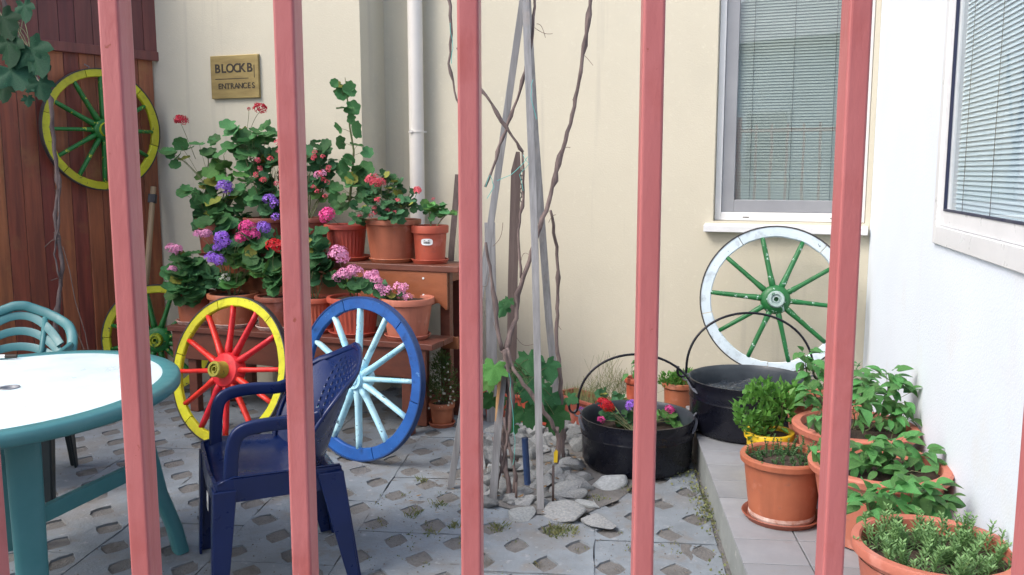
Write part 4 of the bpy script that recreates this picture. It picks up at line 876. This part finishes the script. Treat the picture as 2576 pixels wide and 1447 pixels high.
# ------------------------------------------------------------------ cauldrons
def cauldron(label, base, r, h, hd_ang, apex, inside):
    t = thing('cauldron', base, label, 'cauldron', 'black iron cauldrons')
    prof = [(0, .02), (r * .80, .0), (r * .90, .010), (r * .955, .04), (r * .97, h * .62), (r * .985, h * .66), (r * .975, h * .70), (r * .985, h * .76), (r * .975, h * .80), (r * .985, h * .95), (r, h - .004), (r, h), (r - .006, h)]
    q = MB(); q.lathe(prof, 64); body = q.obj('body', m_iron, t, smooth=True, auto=30)
    q = MB(); q.lathe([(r - .006, h), (r * .965 - .006, h * .93), (r * .95, h * .7), (r * .94, .05), (0, .04)], 64); q.obj('inner_wall', m_ironin, t, smooth=True)
    dx, dy = math.cos(hd_ang), math.sin(hd_ang); q = MB()
    ends = [Vector((dx * r * s * 1.01, dy * r * s * 1.01, h + .005)) for s in (-1, 1)]
    pts = []
    for i in range(33):
        th = math.pi * i / 32; pts.append(Vector((-dx * math.cos(th) * (r + .012), -dy * math.cos(th) * (r + .012), h + .03 + apex * math.sin(th) ** .9)) + Vector((0, .06, 0)) * math.sin(th) * .6)
    hk = lambda s: [Vector((dx * s * (r + .012 + .0), dy * s * (r + .012), h + .03)) + Vector((dx * s, dy * s, 0)) * (.022 - .022 * math.cos(a)) + Vector((0, 0, -1)) * (.032 * math.sin(a)) for a in [i * .55 for i in range(1, 8)]]
    q.tube(list(reversed(hk(-1))) + pts + hk(1), .0062, 8); q.obj('handle', m_iron, t, smooth=True)
    m_lug = M('lug_steel', (.16, .17, .2), (.10, .11, .13), .35, 8)
    for s in (-1, 1):
        q = MB(); c = Vector((dx * s * (r + .012), dy * s * (r + .012), h - .002)); q.tube([c + Vector((dx * s * .0, dy * s * .0, 0)) + Vector((dx * math.cos(a), dy * math.cos(a), math.sin(a))) * .017 for a in [i * math.pi / 6 for i in range(13)]], .0045, 6)
        # strap riveted round the side below the loop
        a0 = hd_ang + (math.pi if s < 0 else 0); cc = []
        for i in range(7): a = a0 + (.0 + i * .075) * (1 if s < 0 else -1); cc.append(Vector((math.cos(a) * (r + .004), math.sin(a) * (r + .004), h - .012 - i * .007)))
        q.tube(cc, [.5, .9, 1, 1, 1, .9, .4], 4, sq=(.010, .004, 1), up=(0, 0, 1)); q.obj('lug', m_lug, t)
    q = MB(); n = 40
    if inside == 'soil':
        q.v.append((0, 0, h * .55))
        for rr, zz in ((.5, .58), (.955, .56)):
            for i in range(n): a = 2 * math.pi * i / n; q.v.append((r * rr * math.cos(a), r * rr * math.sin(a), h * zz + rnd.uniform(-.008, .008)))
        q.f = [(0, 1 + i, 1 + (i + 1) % n) for i in range(n)] + [(1 + i, 1 + n + i, 1 + n + (i + 1) % n, 1 + (i + 1) % n) for i in range(n)]; q.m = [0] * len(q.f); q.obj('soil', m_soil, t)
    return t
CA = Vector((.622, 4.26, 0)); ca = cauldron('low black cauldron on the paving with red and pink flowers growing inside', CA, .283, .255, R(-6), .265, 'soil')
hA = .255
bl = aty(1590, 1050, 4.5)
foliage(ca, CA + Vector((0, 0, .15)), [(1580, 1060, 50, 14, 4.42, 14, 'gerdk'), (1545, 1045, 30, 12, 4.4, 6, 'gerdk'), (1530, 990, 30, 8, 4.62, 5, 'gerdk'), (1560, 1005, 20, 8, 4.6, 4, 'gerdk'), (1670, 1050, 26, 12, 4.4, 6, 'gerlt'), (1700, 1060, 20, 12, 4.4, 3, 'gerlt')], 'gerdk', .018,
        [('red', 1520, 1018, 19, 4.33), ('red', 1530, 1024, 14, 4.32), ('pinkx', 1512, 1055, 9, 4.28), ('pink', 1508, 1058, 6, 4.28), ('pur', 1588, 1020, 14, 4.4), ('pink', 1684, 1031, 12, 4.4), ('purx', 1462, 1028, 5, 4.3)], dj=.06)
CBp = Vector((1.185, 4.31, SH)); cbn = cauldron('tall-handled black cauldron on the step holding a black bag and the green wheel', CBp, .30, .27, R(-4), .29, 'bag')
bag = thing('plastic_bag', CBp + Vector((0, 0, .06)), 'crumpled black plastic bag stuffed in the rear cauldron', 'bag')
q = MB(); n = 40
for i in range(n + 1):
    for j in range(n + 1):
        x, y = (i / n * 2 - 1) * .26, (j / n * 2 - 1) * .26; rr = math.hypot(x, y) / .27
        z = .12 + .05 * max(0, 1 - rr) + .035 * noise.noise(Vector((x * 9, y * 9, 3))) + .03 * abs(noise.noise(Vector((x * 22, y * 14, 7)))) - .10 * max(0, rr - .85)
        if rr > 1: x, y = x / rr, y / rr
        q.v.append((x, y, z))
q.f = [(i * (n + 1) + j, (i + 1) * (n + 1) + j, (i + 1) * (n + 1) + j + 1, i * (n + 1) + j + 1) for i in range(n) for j in range(n)]; q.m = [0] * len(q.f); q.obj('film', m_bag, bag, smooth=True)
# pots behind the front cauldron
b_ = Vector((.66, 4.86, 0)); A = pot('small red pot with a pepper seedling behind the front cauldron left of the fence bar', aty(1600, 985, 4.86) * Vector((1, 1, 0)) + Vector((0, 0, 0)), .065, .05, .30, m_terrared, name='potted_plant')
foliage(A, top_of(A), [(1588, 930, 14, 20, 4.84, 5, 'pep'), (1610, 925, 16, 20, 4.84, 4, 'pep')], 'pep', .026, stemr=.002)
b_ = aty(1708, 985, 4.84); A = pot('terracotta pot of low bright green foliage behind the front cauldron by the step', Vector((b_.x, b_.y, 0)), .095, .075, .28, m_terra)
c_ = aty(1712, 958, 4.82); tuft(A, 'foliage', m_basil, [(c_, (.11, .08, .045)), (c_ + Vector((-.07, 0, .0)), (.07, .07, .04)), (c_ + Vector((.03, 0, .03)), (.08, .06, .03))], 260, .02, .006)
b_ = aty(1755, 990, 4.95); A = pot('dark red pot squeezed between the wall and the rear cauldron', Vector((b_.x, b_.y, SH if b_.x > stepx(b_.y) else 0)), .07, .055, .24 - (SH if b_.x > stepx(b_.y) else 0), m_terradk)
tuft(A, 'foliage', m_basil, [(aty(1750, 950, 4.95), (.06, .06, .04))], 150, .018, .005)

# ------------------------------------------------------------------ pots on the step
p = onz(1965, 1302, SH); A = pot('big terracotta pot on a saucer with small herbs, nearest the step edge', p, .157, .118, .235, m_terra, saucer=.146, smat=m_terradk, rimh=.028)
q = MB(); q.lathe([(.1185, .013), (.1215, .022), (.1205, .034), (.1195, .035)], 48); q.obj('lime_mark', m_chalk, A)
tA = top_of(A, .86); it = [(tA + Vector((x, y, 0)), tA + Vector((x * 1.1 + rnd.uniform(-.02, .02), y * 1.1, rnd.uniform(.03, .085)))) for x, y in [(rnd.uniform(-.12, .12), rnd.uniform(-.11, .11)) for _ in range(70)]]
sprigs(A, m_herb, it, .017, .003, 7)
p = Vector((aty(1935, 1095, 3.66).x, 3.66, SH)); A = pot('yellow pot of fresh bright green basil behind the big terracotta pot', p, .105, .085, .19, m_yel)
c_ = aty(1930, 1025, 3.64)
bc = [(c_ + Vector((dx, rnd.uniform(-.05, .05), dz)), (.05, .05, .035)) for dx, dz in ((-.10, -.01), (-.05, .04), (0, .05), (.05, .03), (.09, -.01), (-.08, -.06), (-.02, -.03), (.05, -.05), (.0, -.07), (-.04, -.10), (.09, .06), (-.02, .08))]
tuft(A, 'foliage', m_basil, bc, 52, .038, .0125)
q = MB()
for c__, _ in bc: q.tube([x - A.location for x in curve(top_of(A), c__, .02, 4)], .0018, 4)
q.obj('stem', m_stem, A)
def pepper(label, px, py, zr, Yc, rt, rb, blobs, mat, style='bowl', size=.04):
    b = aty(px, py, Yc); t = pot(label, Vector((b.x, Yc, SH)), rt, rb, zr - SH, mat, style, group='pepper pots along the white wall', rimh=.03)
    foliage(t, top_of(t), blobs, 'pep', size, stemr=.0026, upb=.9, camb=.45, dj=rt * .9); return t
pepper('terracotta pot of young peppers beside the rear cauldron', 2075, 990, .46, 3.80, .165, .13, [(2030, 900, 26, 26, 3.78, 8), (2052, 935, 30, 30, 3.78, 10), (2020, 1000, 30, 20, 3.65, 8), (2100, 930, 40, 40, 3.8, 12), (2150, 960, 40, 40, 3.8, 12), (2060, 990, 36, 20, 3.62, 8), (2180, 935, 26, 24, 3.85, 6)], m_terrapk, size=.032)
pepper('wide pink-red bowl of peppers in the middle by the white wall', 2150, 1075, .45, 3.42, .225, .16, [(2060, 1040, 40, 24, 3.3, 8), (2190, 980, 50, 40, 3.45, 16), (2240, 960, 44, 34, 3.5, 12), (2265, 1000, 34, 40, 3.45, 12), (2220, 1040, 50, 34, 3.4, 14), (2150, 1030, 40, 30, 3.35, 10), (2280, 1045, 20, 30, 3.4, 6)], m_terrapk, size=.034)
pepper('largest oval bowl of peppers with thick pink-red rim by the white wall', 2210, 1190, .44, 2.98, .222, .16, [(2050, 1130, 24, 30, 2.95, 6), (2190, 1130, 46, 30, 2.95, 12), (2250, 1115, 44, 24, 3.0, 10), (2310, 1150, 34, 30, 3.0, 9), (2230, 1170, 50, 26, 2.88, 10), (2290, 1200, 40, 20, 2.85, 7), (2170, 1165, 30, 30, 2.9, 7)], m_terrapk, size=.036)
pepper('small brown pot of peppers tucked between the oval bowl and the front bowl', 2265, 1310, .35, 2.63, .10, .08, [(2190, 1250, 40, 24, 2.62, 8), (2240, 1240, 40, 34, 2.62, 9), (2300, 1240, 44, 28, 2.62, 9), (2360, 1260, 36, 30, 2.64, 8), (2270, 1285, 50, 22, 2.58, 9), (2180, 1290, 26, 20, 2.55, 5), (2340, 1225, 30, 16, 2.66, 5)], m_terradk, 'plain', size=.034)
b = aty(2350, 1400, 2.30); A = pot('huge pale terracotta bowl of bushy savory in the bottom right corner', Vector((b.x, 2.30, SH)), .215, .16, .28, m_terrapk, 'plain', rimh=.03, group=None, soil=.84)
tA = top_of(A, .84); it = []
for _ in range(84):
    a = rnd.uniform(0, 6.283); r_ = .17 * math.sqrt(rnd.random()); x, y = r_ * math.cos(a), r_ * math.sin(a); it.append((tA + Vector((x, y, -.005)), tA + Vector((x * 1.15 + rnd.uniform(-.02, .02), y * 1.15 - .01, rnd.uniform(.035, .09)))))
sprigs(A, m_rose, it, .033, .0036, 7)

# ------------------------------------------------------------------ table
TC = Vector((-1.714, 2.936, 0)); TH = .72; ax, ay = .535, .645
table = thing('garden_table', TC, 'oval teal plastic garden table with a bright white top', 'table')
def ell(a, b, z, n=72): return [(a * math.cos(2 * math.pi * i / n), b * math.sin(2 * math.pi * i / n), z) for i in range(n)]
def rings(q, rs, capl=False, n=72):
    base = len(q.v)
    for r_ in rs: q.v += r_
    for k in range(len(rs) - 1):
        for i in range(n): j = (i + 1) % n; q.f.append((base + k * n + i, base + k * n + j, base + (k + 1) * n + j, base + (k + 1) * n + i)); q.m.append(0)
q = MB(); rings(q, [ell(ax - .03, ay - .03, TH - .040), ell(ax - .012, ay - .012, TH - .046), ell(ax - .002, ay - .002, TH - .038), ell(ax, ay, TH - .02), ell(ax - .003, ay - .003, TH - .006), ell(ax - .012, ay - .012, TH), ell(ax - .062, ay - .062, TH), ell(ax - .066, ay - .066, TH - .006)]); q.obj('rim', m_teal, table, smooth=True)
q = MB(); rings(q, [ell(ax - .064, ay - .064, TH - .03), ell(ax - .064, ay - .064, TH - .003), ell(ax - .07, ay - .07, TH - .0015), ell(.0265, .0265, TH - .0015), ell(.0265, .0265, TH - .03)]); q.obj('tabletop', m_top, table, smooth=True, auto=30)
q = MB(); q.lathe([(.034, TH - .0012), (.034, TH + .0015), (.024, TH + .001), (.023, TH - .02)], 28); q.obj('parasol_ring', m_pvcg, table, smooth=True)
legA, legB = Vector((-1.50, 2.62, 0)) - TC, Vector((onz(446, 1385).x, onz(446, 1385).y, 0)) - TC
for lg in (legA, legB, -legA, -legB):
    o_ = lg.normalized(); q = MB(); tp = lg * (.82 if lg in (legB, -legB) else .98)
    pts = [lg + o_ * .012, lg * .985 + Vector((0, 0, .10)), lg.lerp(tp, .6) + Vector((0, 0, .25)), tp + Vector((0, 0, .45)), tp + Vector((0, 0, TH - .05))]
    q.tube(pts, [1, 1, 1.0, 1.05, 1.1], 12, sq=(.046, .027, .45), up=tuple(o_)); q.obj('leg', m_teal, table, smooth=True, auto=50)
for a, b in ((legA, legB), (-legA, -legB)):
    q = MB(); q.tube([a * .97 + Vector((0, 0, .37)), b * .86 + Vector((0, 0, .37))], 1, 4, sq=(.018, .038, 1), up=(0, 0, 1)); q.obj('stretcher', m_teal, table, bevel=.003)
pp = onz(22, 901, TH + .004); t = thing('marker_pen', pp, 'white marker pen with black cap on the table top', 'pen', rot=(0, 0, R(8)))
q = MB(); q.tube([(-.10, 0, .007), (-.012, 0, .007)], .0075, 12); q.obj('barrel', m_paper, t, smooth=True, auto=40); q = MB(); q.tube([(-.012, 0, .007), (.03, 0, .007)], [.0085, .008], 12); q.obj('cap', m_ink, t, smooth=True, auto=40)

# ------------------------------------------------------------------ plastic chairs
def sweep_band(q, pts, w_, th, up, e=.4): q.tube(pts, 1, 12, sq=(w_ / 2, th / 2, e), up=up)
def chair(label, loc, rz, mat, style, group):
    t = thing('garden_chair', loc, label, 'chair', group, rot=(0, 0, rz)); SHt = .405
    # seat pan
    q = MB(); nx, ny = 16, 16
    for j in range(ny + 1):
        v = j / ny; y = -.232 + v * .42
        wd = .256 - .05 * v
        for i in range(nx + 1):
            u = i / nx * 2 - 1; z = SHt - .022 * (1 - u * u) * math.sin(math.pi * min(1, .15 + v * .9)) + (.012 - .018 * (1 - v / .12) if v < .12 else .012) + .03 * abs(u) ** 6 - .02 * v
            q.v.append((u * wd, y, z))
    for j in range(ny):
        for i in range(nx): a = j * (nx + 1) + i; q.f.append((a, a + 1, a + nx + 2, a + nx + 1)); q.m.append(0)
    o = q.obj('seat', mat, t, smooth=True); s_ = o.modifiers.new('thick', 'SOLIDIFY'); s_.thickness = .006; s_.offset = -1
    q = MB()                                            # apron round the seat
    q.tube([(-.206, .19, SHt - .026), (-.230, 0, SHt - .016), (-.252, -.18, SHt - .008), (-.250, -.225, SHt - .012), (-.236, -.236, SHt - .018), (0, -.236, SHt - .048), (.236, -.236, SHt - .018), (.250, -.225, SHt - .012), (.252, -.18, SHt - .008), (.230, 0, SHt - .016), (.206, .19, SHt - .026)], 1, 4, sq=(.008, .056, 1), up=(0, 0, 1)); q.obj('seat_apron', mat, t)
    def bp(u, v):      # back surface: u -1..1 across, v 0..1 up
        wd = (.215 + .060 * math.sin(math.pi * min(v, .8) / 1.3)) * math.sqrt(max(0, 1 - max(0, (v - .55) / .45) ** 2.2 * .95)); x = u * wd
        y = .165 + .145 * v - (.085) * (x / .24) ** 2 * (.45 + 1.6 * (1 - v)); z = SHt - .01 + .405 * v - .02 * (abs(u) ** 3) * (v > .8)
        return Vector((x, y, z))
    if style == 'solid':
        q = MB(); nx, ny = 85, 96; 
        for j in range(ny + 1):
            for i in range(nx + 1): q.v.append(tuple(bp(i / nx * 2 - 1, j / ny)))
        for j in range(ny):
            for i in range(nx):
                if 26 <= j <= 84 and 18 <= i <= 66 and i % 5 == 1 and (j + (i // 5) % 2 * 3) % 6 < 3: continue
                a = j * (nx + 1) + i; q.f.append((a, a + 1, a + nx + 2, a + nx + 1)); q.m.append(0)
        o = q.obj('backrest', mat, t, smooth=True); s_ = o.modifiers.new('thick', 'SOLIDIFY'); s_.thickness = .005
    else:
        for f in (.80, .60, .40):
            q = MB(); pts = []
            for i in range(17):
                u = i / 16 * 2 - 1; p = bp(u * .93, .9); zz = SHt + .06 + (f) * (.36) * (1 - .45 * u * u * 1.0); v_ = min(1, (zz - SHt + .01) / .405)
                pb_ = bp(0, v_); pts.append(Vector((u * .205, .185 + .135 * v_ - .085 * (u * .205 / .24) ** 2 * 1.2, zz)))
            q.tube(pts, 1, 8, sq=(.020, .006, .5), up=(0, -1, .3)); q.obj('back_slat', mat, t, smooth=True, auto=50)
        for s in (-1, 1):
            q = MB(); q.tube([bp(s * .30, .05), bp(s * .42, .5), bp(s * .62, .95 if False else .88)], 1, 6, sq=(.013, .006, .6), up=(0, -1, 0)); q.obj('back_strut', mat, t, smooth=True)
    # rolled edge of the back
    q = MB(); edge = [bp(-1, v / 20) for v in range(0, 19)] + [bp(-1 + 2 * i / 14, 1.0 - .0 * i) if 0 < i < 14 else bp(-1 if i == 0 else 1, .965) for i in range(15)] + [bp(1, v / 20) for v in range(18, -1, -1)]
    sm = []
    for i, p in enumerate(edge): a = edge[max(0, i - 1)]; b = edge[min(len(edge) - 1, i + 1)]; sm.append((a + p * 2 + b) / 4)
    bw = .013 if style == 'solid' else .024
    q.tube(sm, 1, 10, sq=(bw, .008 if style == 'solid' else .011, .7), up=(0, -1, .3)); q.obj('back_frame', mat, t, smooth=True)
    for s in (-1, 1):
        a0 = bp(s, .52); q = MB()
        pts = [a0 + Vector((0, .01, .02)), Vector((s * .255, .06, SHt + .205)), Vector((s * .262, -.03, SHt + .208)), Vector((s * .258, -.115, SHt + .202)), Vector((s * .250, -.160, SHt + .180)), Vector((s * .243, -.178, SHt + .125)), Vector((s * .236, -.186, SHt + .04)), Vector((s * .232, -.190, SHt - .02))]
        out = []
        for i in range(len(pts) - 1):
            for k in range(4):
                tt = k / 4; p0, p1, p2, p3 = pts[max(0, i - 1)], pts[i], pts[i + 1], pts[min(len(pts) - 1, i + 2)]
                out.append(.5 * ((2 * p1) + (p2 - p0) * tt + (2 * p0 - 5 * p1 + 4 * p2 - p3) * tt ** 2 + (3 * p1 - p0 - 3 * p2 + p3) * tt ** 3))
        out.append(pts[-1]); n = len(out)
        q.tube(out, 1, 12, sq=(.023, .013, .4), up=(s, 0, 0))
        q.obj('armrest', mat, t, smooth=True)
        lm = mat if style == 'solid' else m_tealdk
        q = MB()                                    # front leg, L shaped: two tapering webs
        for (w0, w1, d0, d1, ox, oy) in ((.070, .044, .012, .010, 0, -.032), (.012, .010, .075, .046, s * .032, 0)):
            lo = []; hi = []
            for (sx_, sy_) in ((-1, -1), (1, -1), (1, 1), (-1, 1)):
                lo.append(Vector((s * .228 + ox * .7 + sx_ * w1 / 2, -.238 + oy * .7 + sy_ * d1 / 2, 0))); hi.append(Vector((s * .226 + ox + sx_ * w0 / 2, -.208 + oy + sy_ * d0 / 2, SHt - .005)))
            q.hull8(lo, hi)
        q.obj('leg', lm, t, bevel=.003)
        q = MB()
        for (w0, w1, d0, d1, ox, oy) in ((.062, .034, .012, .010, 0, .040), (.012, .010, .092, .040, s * .026, 0)):
            lo = []; hi = []
            for (sx_, sy_) in ((-1, -1), (1, -1), (1, 1), (-1, 1)):
                lo.append(Vector((s * .215 + ox * .6 + sx_ * w1 / 2, .222 + oy * .6 + sy_ * d1 / 2, 0))); hi.append(Vector((s * .198 + ox + sx_ * w0 / 2, .150 + oy + sy_ * d0 / 2, SHt + .0)))
            q.hull8(lo, hi)
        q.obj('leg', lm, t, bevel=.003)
    return t
th = math.atan2(-.912, .41)
bc_ = chair('navy blue plastic armchair seen from the side in front of the blue wheel', (-.865, 3.125, 0), th, m_navy, 'solid', 'plastic garden chairs')
q = MB(); q.add([(.175, -.2585, .385), (.215, -.2575, .385), (.215, -.2595, .325), (.175, -.2605, .325)], [(3, 2, 1, 0)]); sk = q.obj('sticker', m_paper, bc_)
q = MB()
for k in range(8): x = .180 + k * .0038; q.add([(x, -.2612, .355), (x + .0018, -.2612, .355), (x + .0018, -.2620, .332), (x, -.2620, .332)], [(3, 2, 1, 0)])
q.obj('barcode', m_ink, sk)
chair('teal plastic armchair with arched slatted back behind the table', (-2.335, 3.95, 0), R(12), m_teal, 'slat', 'plastic garden chairs')

# ------------------------------------------------------------------ long-handled axe in the corner
ha = aty(386, 470, 5.98); hb = onz(345, 985); hb = aty(350, 900, 5.75)
ax_ = thing('axe', hb, 'long pale-handled axe leaning in the corner by the board panel', 'axe')
q = MB(); d = ha - hb; q.tube([Vector((0, 0, 0)), d * .5 + Vector((.005, 0, 0)), d * 1.0], [.9, 1, .95], 8, sq=(.017, .021, .7)); q.obj('handle', M('pale_handle', (.40, .28, .16), (.32, .22, .13), .6, 5, .3, 30, stretch=(6, 6, 1)), ax_, smooth=True)
q = MB(); dn = d.normalized(); hc2 = d * .93; q.tube([hc2 - dn * .03, hc2 + dn * .03], 1, 4, sq=(.035, .028, 1)); q.obj('head', m_tyre, ax_, bevel=.004)

# ------------------------------------------------------------------ hanging vine stem and leaves at upper left
hv0 = aty(140, 880, 5.1); hv = thing('grape_vine', hv0, 'thin dry vine stem with dark leaves hanging in front of the board panel', 'vine')
q = MB(); raw = [(135, 880), (140, 800), (152, 720), (158, 660), (145, 600), (140, 540), (148, 470), (140, 400), (132, 320), (128, 250), (95, 200), (60, 150), (30, 60), (0, -30)]
pts = cane_pts(raw, 5.1); q.tube([p - hv0 for p in pts], rad_wob(len(pts), .013, .011), 8); q.obj('cane', m_vine, hv, smooth=True)
q = MB(); pts = cane_pts([(150, 700), (135, 640), (148, 560), (150, 500), (150, 440)], 5.08); q.tube([p - hv0 for p in pts], rad_wob(len(pts), .006, .005), 6); q.obj('cane', m_vine, hv, smooth=True)
q = MB()
for raw in (((150, 600), (130, 605), (112, 622)), ((150, 590), (135, 585)), ((158, 620), (175, 680), (190, 760), (215, 840), (222, 880)), ((182, 810), (200, 850), (212, 880)), ((190, 840), (195, 880)), ((145, 700), (128, 706)), ((140, 480), (155, 470), (148, 450))):
    pts = [aty(x, y, 5.08) for x, y in raw]; q = MB(); q.tube([p - hv0 for p in pts], .0028, 5); q.obj('twig', m_twig, hv)
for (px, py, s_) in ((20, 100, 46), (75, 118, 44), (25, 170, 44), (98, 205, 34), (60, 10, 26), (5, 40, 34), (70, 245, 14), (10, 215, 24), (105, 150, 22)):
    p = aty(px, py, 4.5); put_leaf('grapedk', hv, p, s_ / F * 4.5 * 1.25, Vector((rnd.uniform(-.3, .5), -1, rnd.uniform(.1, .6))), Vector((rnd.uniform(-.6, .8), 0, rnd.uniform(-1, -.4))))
    q = MB(); q.tube([x - hv0 for x in curve(p, aty(40, 60, 5.0), .1, 5)], .0016, 4); q.obj('petiole', m_stem, hv)

# ------------------------------------------------------------------ grass and weeds
q = MB()
def blades(c, rx, ry, n, h0, h1):
    for _ in range(n):
        a = rnd.uniform(0, 6.283); r_ = math.sqrt(rnd.random()); p = Vector((c.x + rx * r_ * math.cos(a), c.y + ry * r_ * math.sin(a), c.z))
        t_ = Vector((rnd.uniform(-.8, .8), rnd.uniform(-.8, .8), 1)).normalized() * rnd.uniform(h0, h1); s_v = Vector((rnd.uniform(-1, 1), rnd.uniform(-1, 1), 0)).normalized() * .0013
        q.add([p - s_v, p + s_v, p + t_ * .55 + s_v * .6 + Vector((0, 0, .004)), p + t_ + Vector((0, 0, -.006))], [(0, 1, 2, 3)])
for (px, py, rx, ry, n) in ((1412, 1345, .07, .06, 240), (1255, 1335, .04, .04, 70), (1040, 1300, .035, .05, 50), (1060, 1215, .03, .03, 30), (1100, 1275, .03, .03, 40), (1140, 1330, .03, .03, 40), (1500, 1262, .06, .03, 60), (1085, 1345, .03, .03, 24), (1590, 1240, .05, .02, 40)): blades(onz(px, py, -.01), rx, ry, n, .015, .05)
for _ in range(70):                     # a few blades in the paver holes
    p = onz(rnd.uniform(930, 1760), rnd.uniform(1180, 1440)); p.z = -.01; blades(p, .02, .025, rnd.randrange(3, 12), .008, .026)
tag(q.obj('grass', m_grass), 'thin dry grass tufts in the paver gaps and by the stones', 'grass', kind='stuff')
q = MB()                              # grit and crumbs lying on the paving
for _ in range(5200):
    if rnd.random() < .35: p = mc + Vector((rnd.gauss(0, .32), rnd.gauss(0, .4), 0))
    else: Yg = rnd.uniform(2.7, 5.4); p = Vector((rnd.uniform(-2.6, stepx(Yg) - .01), Yg, 0))
    if p.x > stepx(p.y) - .01: continue
    r_ = rnd.choice((.0012, .0018, .0018, .0026, .004)) ; p.z = r_ * .3
    v = [p + Vector((math.cos(a) * r_ * rnd.uniform(.7, 1.3), math.sin(a) * r_ * rnd.uniform(.7, 1.3), 0)) for a in (0, 1.6, 3.1, 4.7)]; t_ = p + Vector((0, 0, r_ * .9))
    q.add(v + [t_], [(0, 1, 4), (1, 2, 4), (2, 3, 4), (3, 0, 4)])
tag(q.obj('gravel', M('grit', (.20, .17, .14), (.11, .095, .08), .95, 30, 0, world=True)), 'small grit and crumbs scattered over the paving', 'grit', kind='stuff')
q = MB()                              # dry leaf scraps between the stones
for _ in range(150):
    p = mc + Vector((rnd.gauss(0, .24), rnd.gauss(0, .33), rnd.uniform(.008, .035))); a = rnd.uniform(0, 6.28); l = rnd.uniform(.006, .018)
    if p.x > .36: continue
    d1 = Vector((math.cos(a), math.sin(a), rnd.uniform(-.2, .3))) * l; d2 = Vector((-math.sin(a), math.cos(a), rnd.uniform(-.2, .4))) * l * .45
    q.add([p - d1, p - d2, p + d1, p + d2], [(0, 1, 2), (0, 2, 3)])
tag(q.obj('leaf_litter', M('dry_leaf', (.24, .15, .07), (.13, .08, .04), .85, 40, 0, world=True)), 'dry leaf scraps lying between the stones', 'leaf litter', kind='stuff')
q = MB()
for _ in range(900):
    b = rnd.uniform(2.7, 4.35); d_ = abs(rnd.gauss(0, .035)) + .006; dens = .5 + .5 * math.sin(b * 7.3) + (.6 if 3.5 < b < 4.15 else 0)
    if rnd.random() > dens * .8: continue
    if b > 3.9: d_ *= 1.8
    p = SP(-d_, b, rnd.uniform(-.005, .03)); t_ = rv(1); t_.z = abs(t_.z) + .2; t_.normalize(); s_v = t_.cross(rv(1)).normalized(); l = rnd.uniform(.008, .018)
    q.add([p, p + t_ * l * .5 + s_v * l * .4, p + t_ * l, p + t_ * l * .5 - s_v * l * .4], [(0, 1, 2, 3)])
tag(q.obj('weeds', m_grass), 'low weeds growing along the foot of the step', 'weeds', kind='stuff')
q = MB()
for (px, py, n, s_) in ((1500, 960, 60, .09), (1560, 940, 70, .10), (1530, 900, 24, .10), (1610, 960, 60, .08)):
    c = aty(px, py, 5.0)
    for _ in range(n):
        p = Vector((c.x, c.y, .17)) + Vector((rnd.gauss(0, .05), rnd.gauss(0, .02), 0)); tip = c + Vector((rnd.gauss(0, .05), rnd.gauss(0, .02), rnd.uniform(-.04, .04))); q.tube(curve(p, tip, 0, 3), .0009, 3, cap=False)
tag(q.obj('weeds', m_grass), 'wispy dry weeds against the cream wall behind the front cauldron', 'weeds', kind='stuff')

# ------------------------------------------------------------------ opposite side of the street (seen only as reflections in the panes)
oh = thing('house', (1.5, -9, 0), 'pale house over the street mirrored in the window panes', 'house')
q = MB(); q.box((0, 0, 1.9), (13, 6, 3.8)); q.obj('wall', M('far_house_wall', (.70, .76, .78), (.60, .66, .68), .9, 1), oh)
q = MB(); q.hull8([Vector((-7, -3.4, 3.8)), Vector((7, -3.4, 3.8)), Vector((7, 3.4, 3.8)), Vector((-7, 3.4, 3.8))], [Vector((-6, -.2, 5.6)), Vector((6, -.2, 5.6)), Vector((6, .2, 5.6)), Vector((-6, .2, 5.6))]); q.obj('roof', m_grey, oh)
for x in (-5, -3, -1.2, 1, 3, 5):
    q = MB(); q.box((x, 3.02, 2.0), (.9, .06, 1.2)); q.box((x, 3.06, 1.34), (1.1, .14, .07)); f_ = q.obj('window', m_pvc, oh); q = MB(); q.box((x, 3.055, 2.0), (.76, .03, 1.06)); q.obj('pane', m_pvcg, f_)

# ------------------------------------------------------------------ fence in front
FD = .84; FA = R(3.4); ef = Vector((math.cos(FA), -math.sin(FA), 0)); nf_ = Vector((math.sin(FA), math.cos(FA), 0))
def ft(px):                       # distance along the fence where the sight line px meets its front
    r_ = (px - 1288) / F; P0 = nf_ * FD; d = Vector((r_, 1, 0)); p = d * (P0.dot(nf_) / d.dot(nf_)); return (p - P0).dot(ef)
fence = thing('metal_fence', nf_ * FD, 'red-pink painted metal fence of square upright bars close in front', 'fence', rot=(0, 0, -FA))
lefts = [277, 704, 1153, 1608]
ts = [ft(x) for x in lefts]; ts.append(ft(2112)); pitch_ = (ts[-1] - ts[0]) / 4
ts = [ts[0] - pitch_ * 2, ts[0] - pitch_ * 1.03 + .012] + ts + [ts[-1] + pitch_ * .985 + .020, ts[-1] + pitch_ * 2]
bwid, bdep = .0205, .029
for k, a in enumerate(ts):
    q = MB(); q.box((a + bwid / 2, bdep / 2, 1.0), (bwid, bdep, 1.9)); q.obj('bar', m_fence, fence, bevel=.0028, seg=3)
for z in (.12, 1.88):
    q = MB(); q.box((.05, bdep / 2 , z), (1.7, .02, .035)); q.obj('rail', m_fence, fence, bevel=.002)
for a in (-.80, .90):
    q = MB(); q.box((a, .02, 1.0), (.05, .05, 2.06)); q.obj('post', m_fence, fence, bevel=.003)
for o in C.objects:
    if '_h' in o: del o['_h']
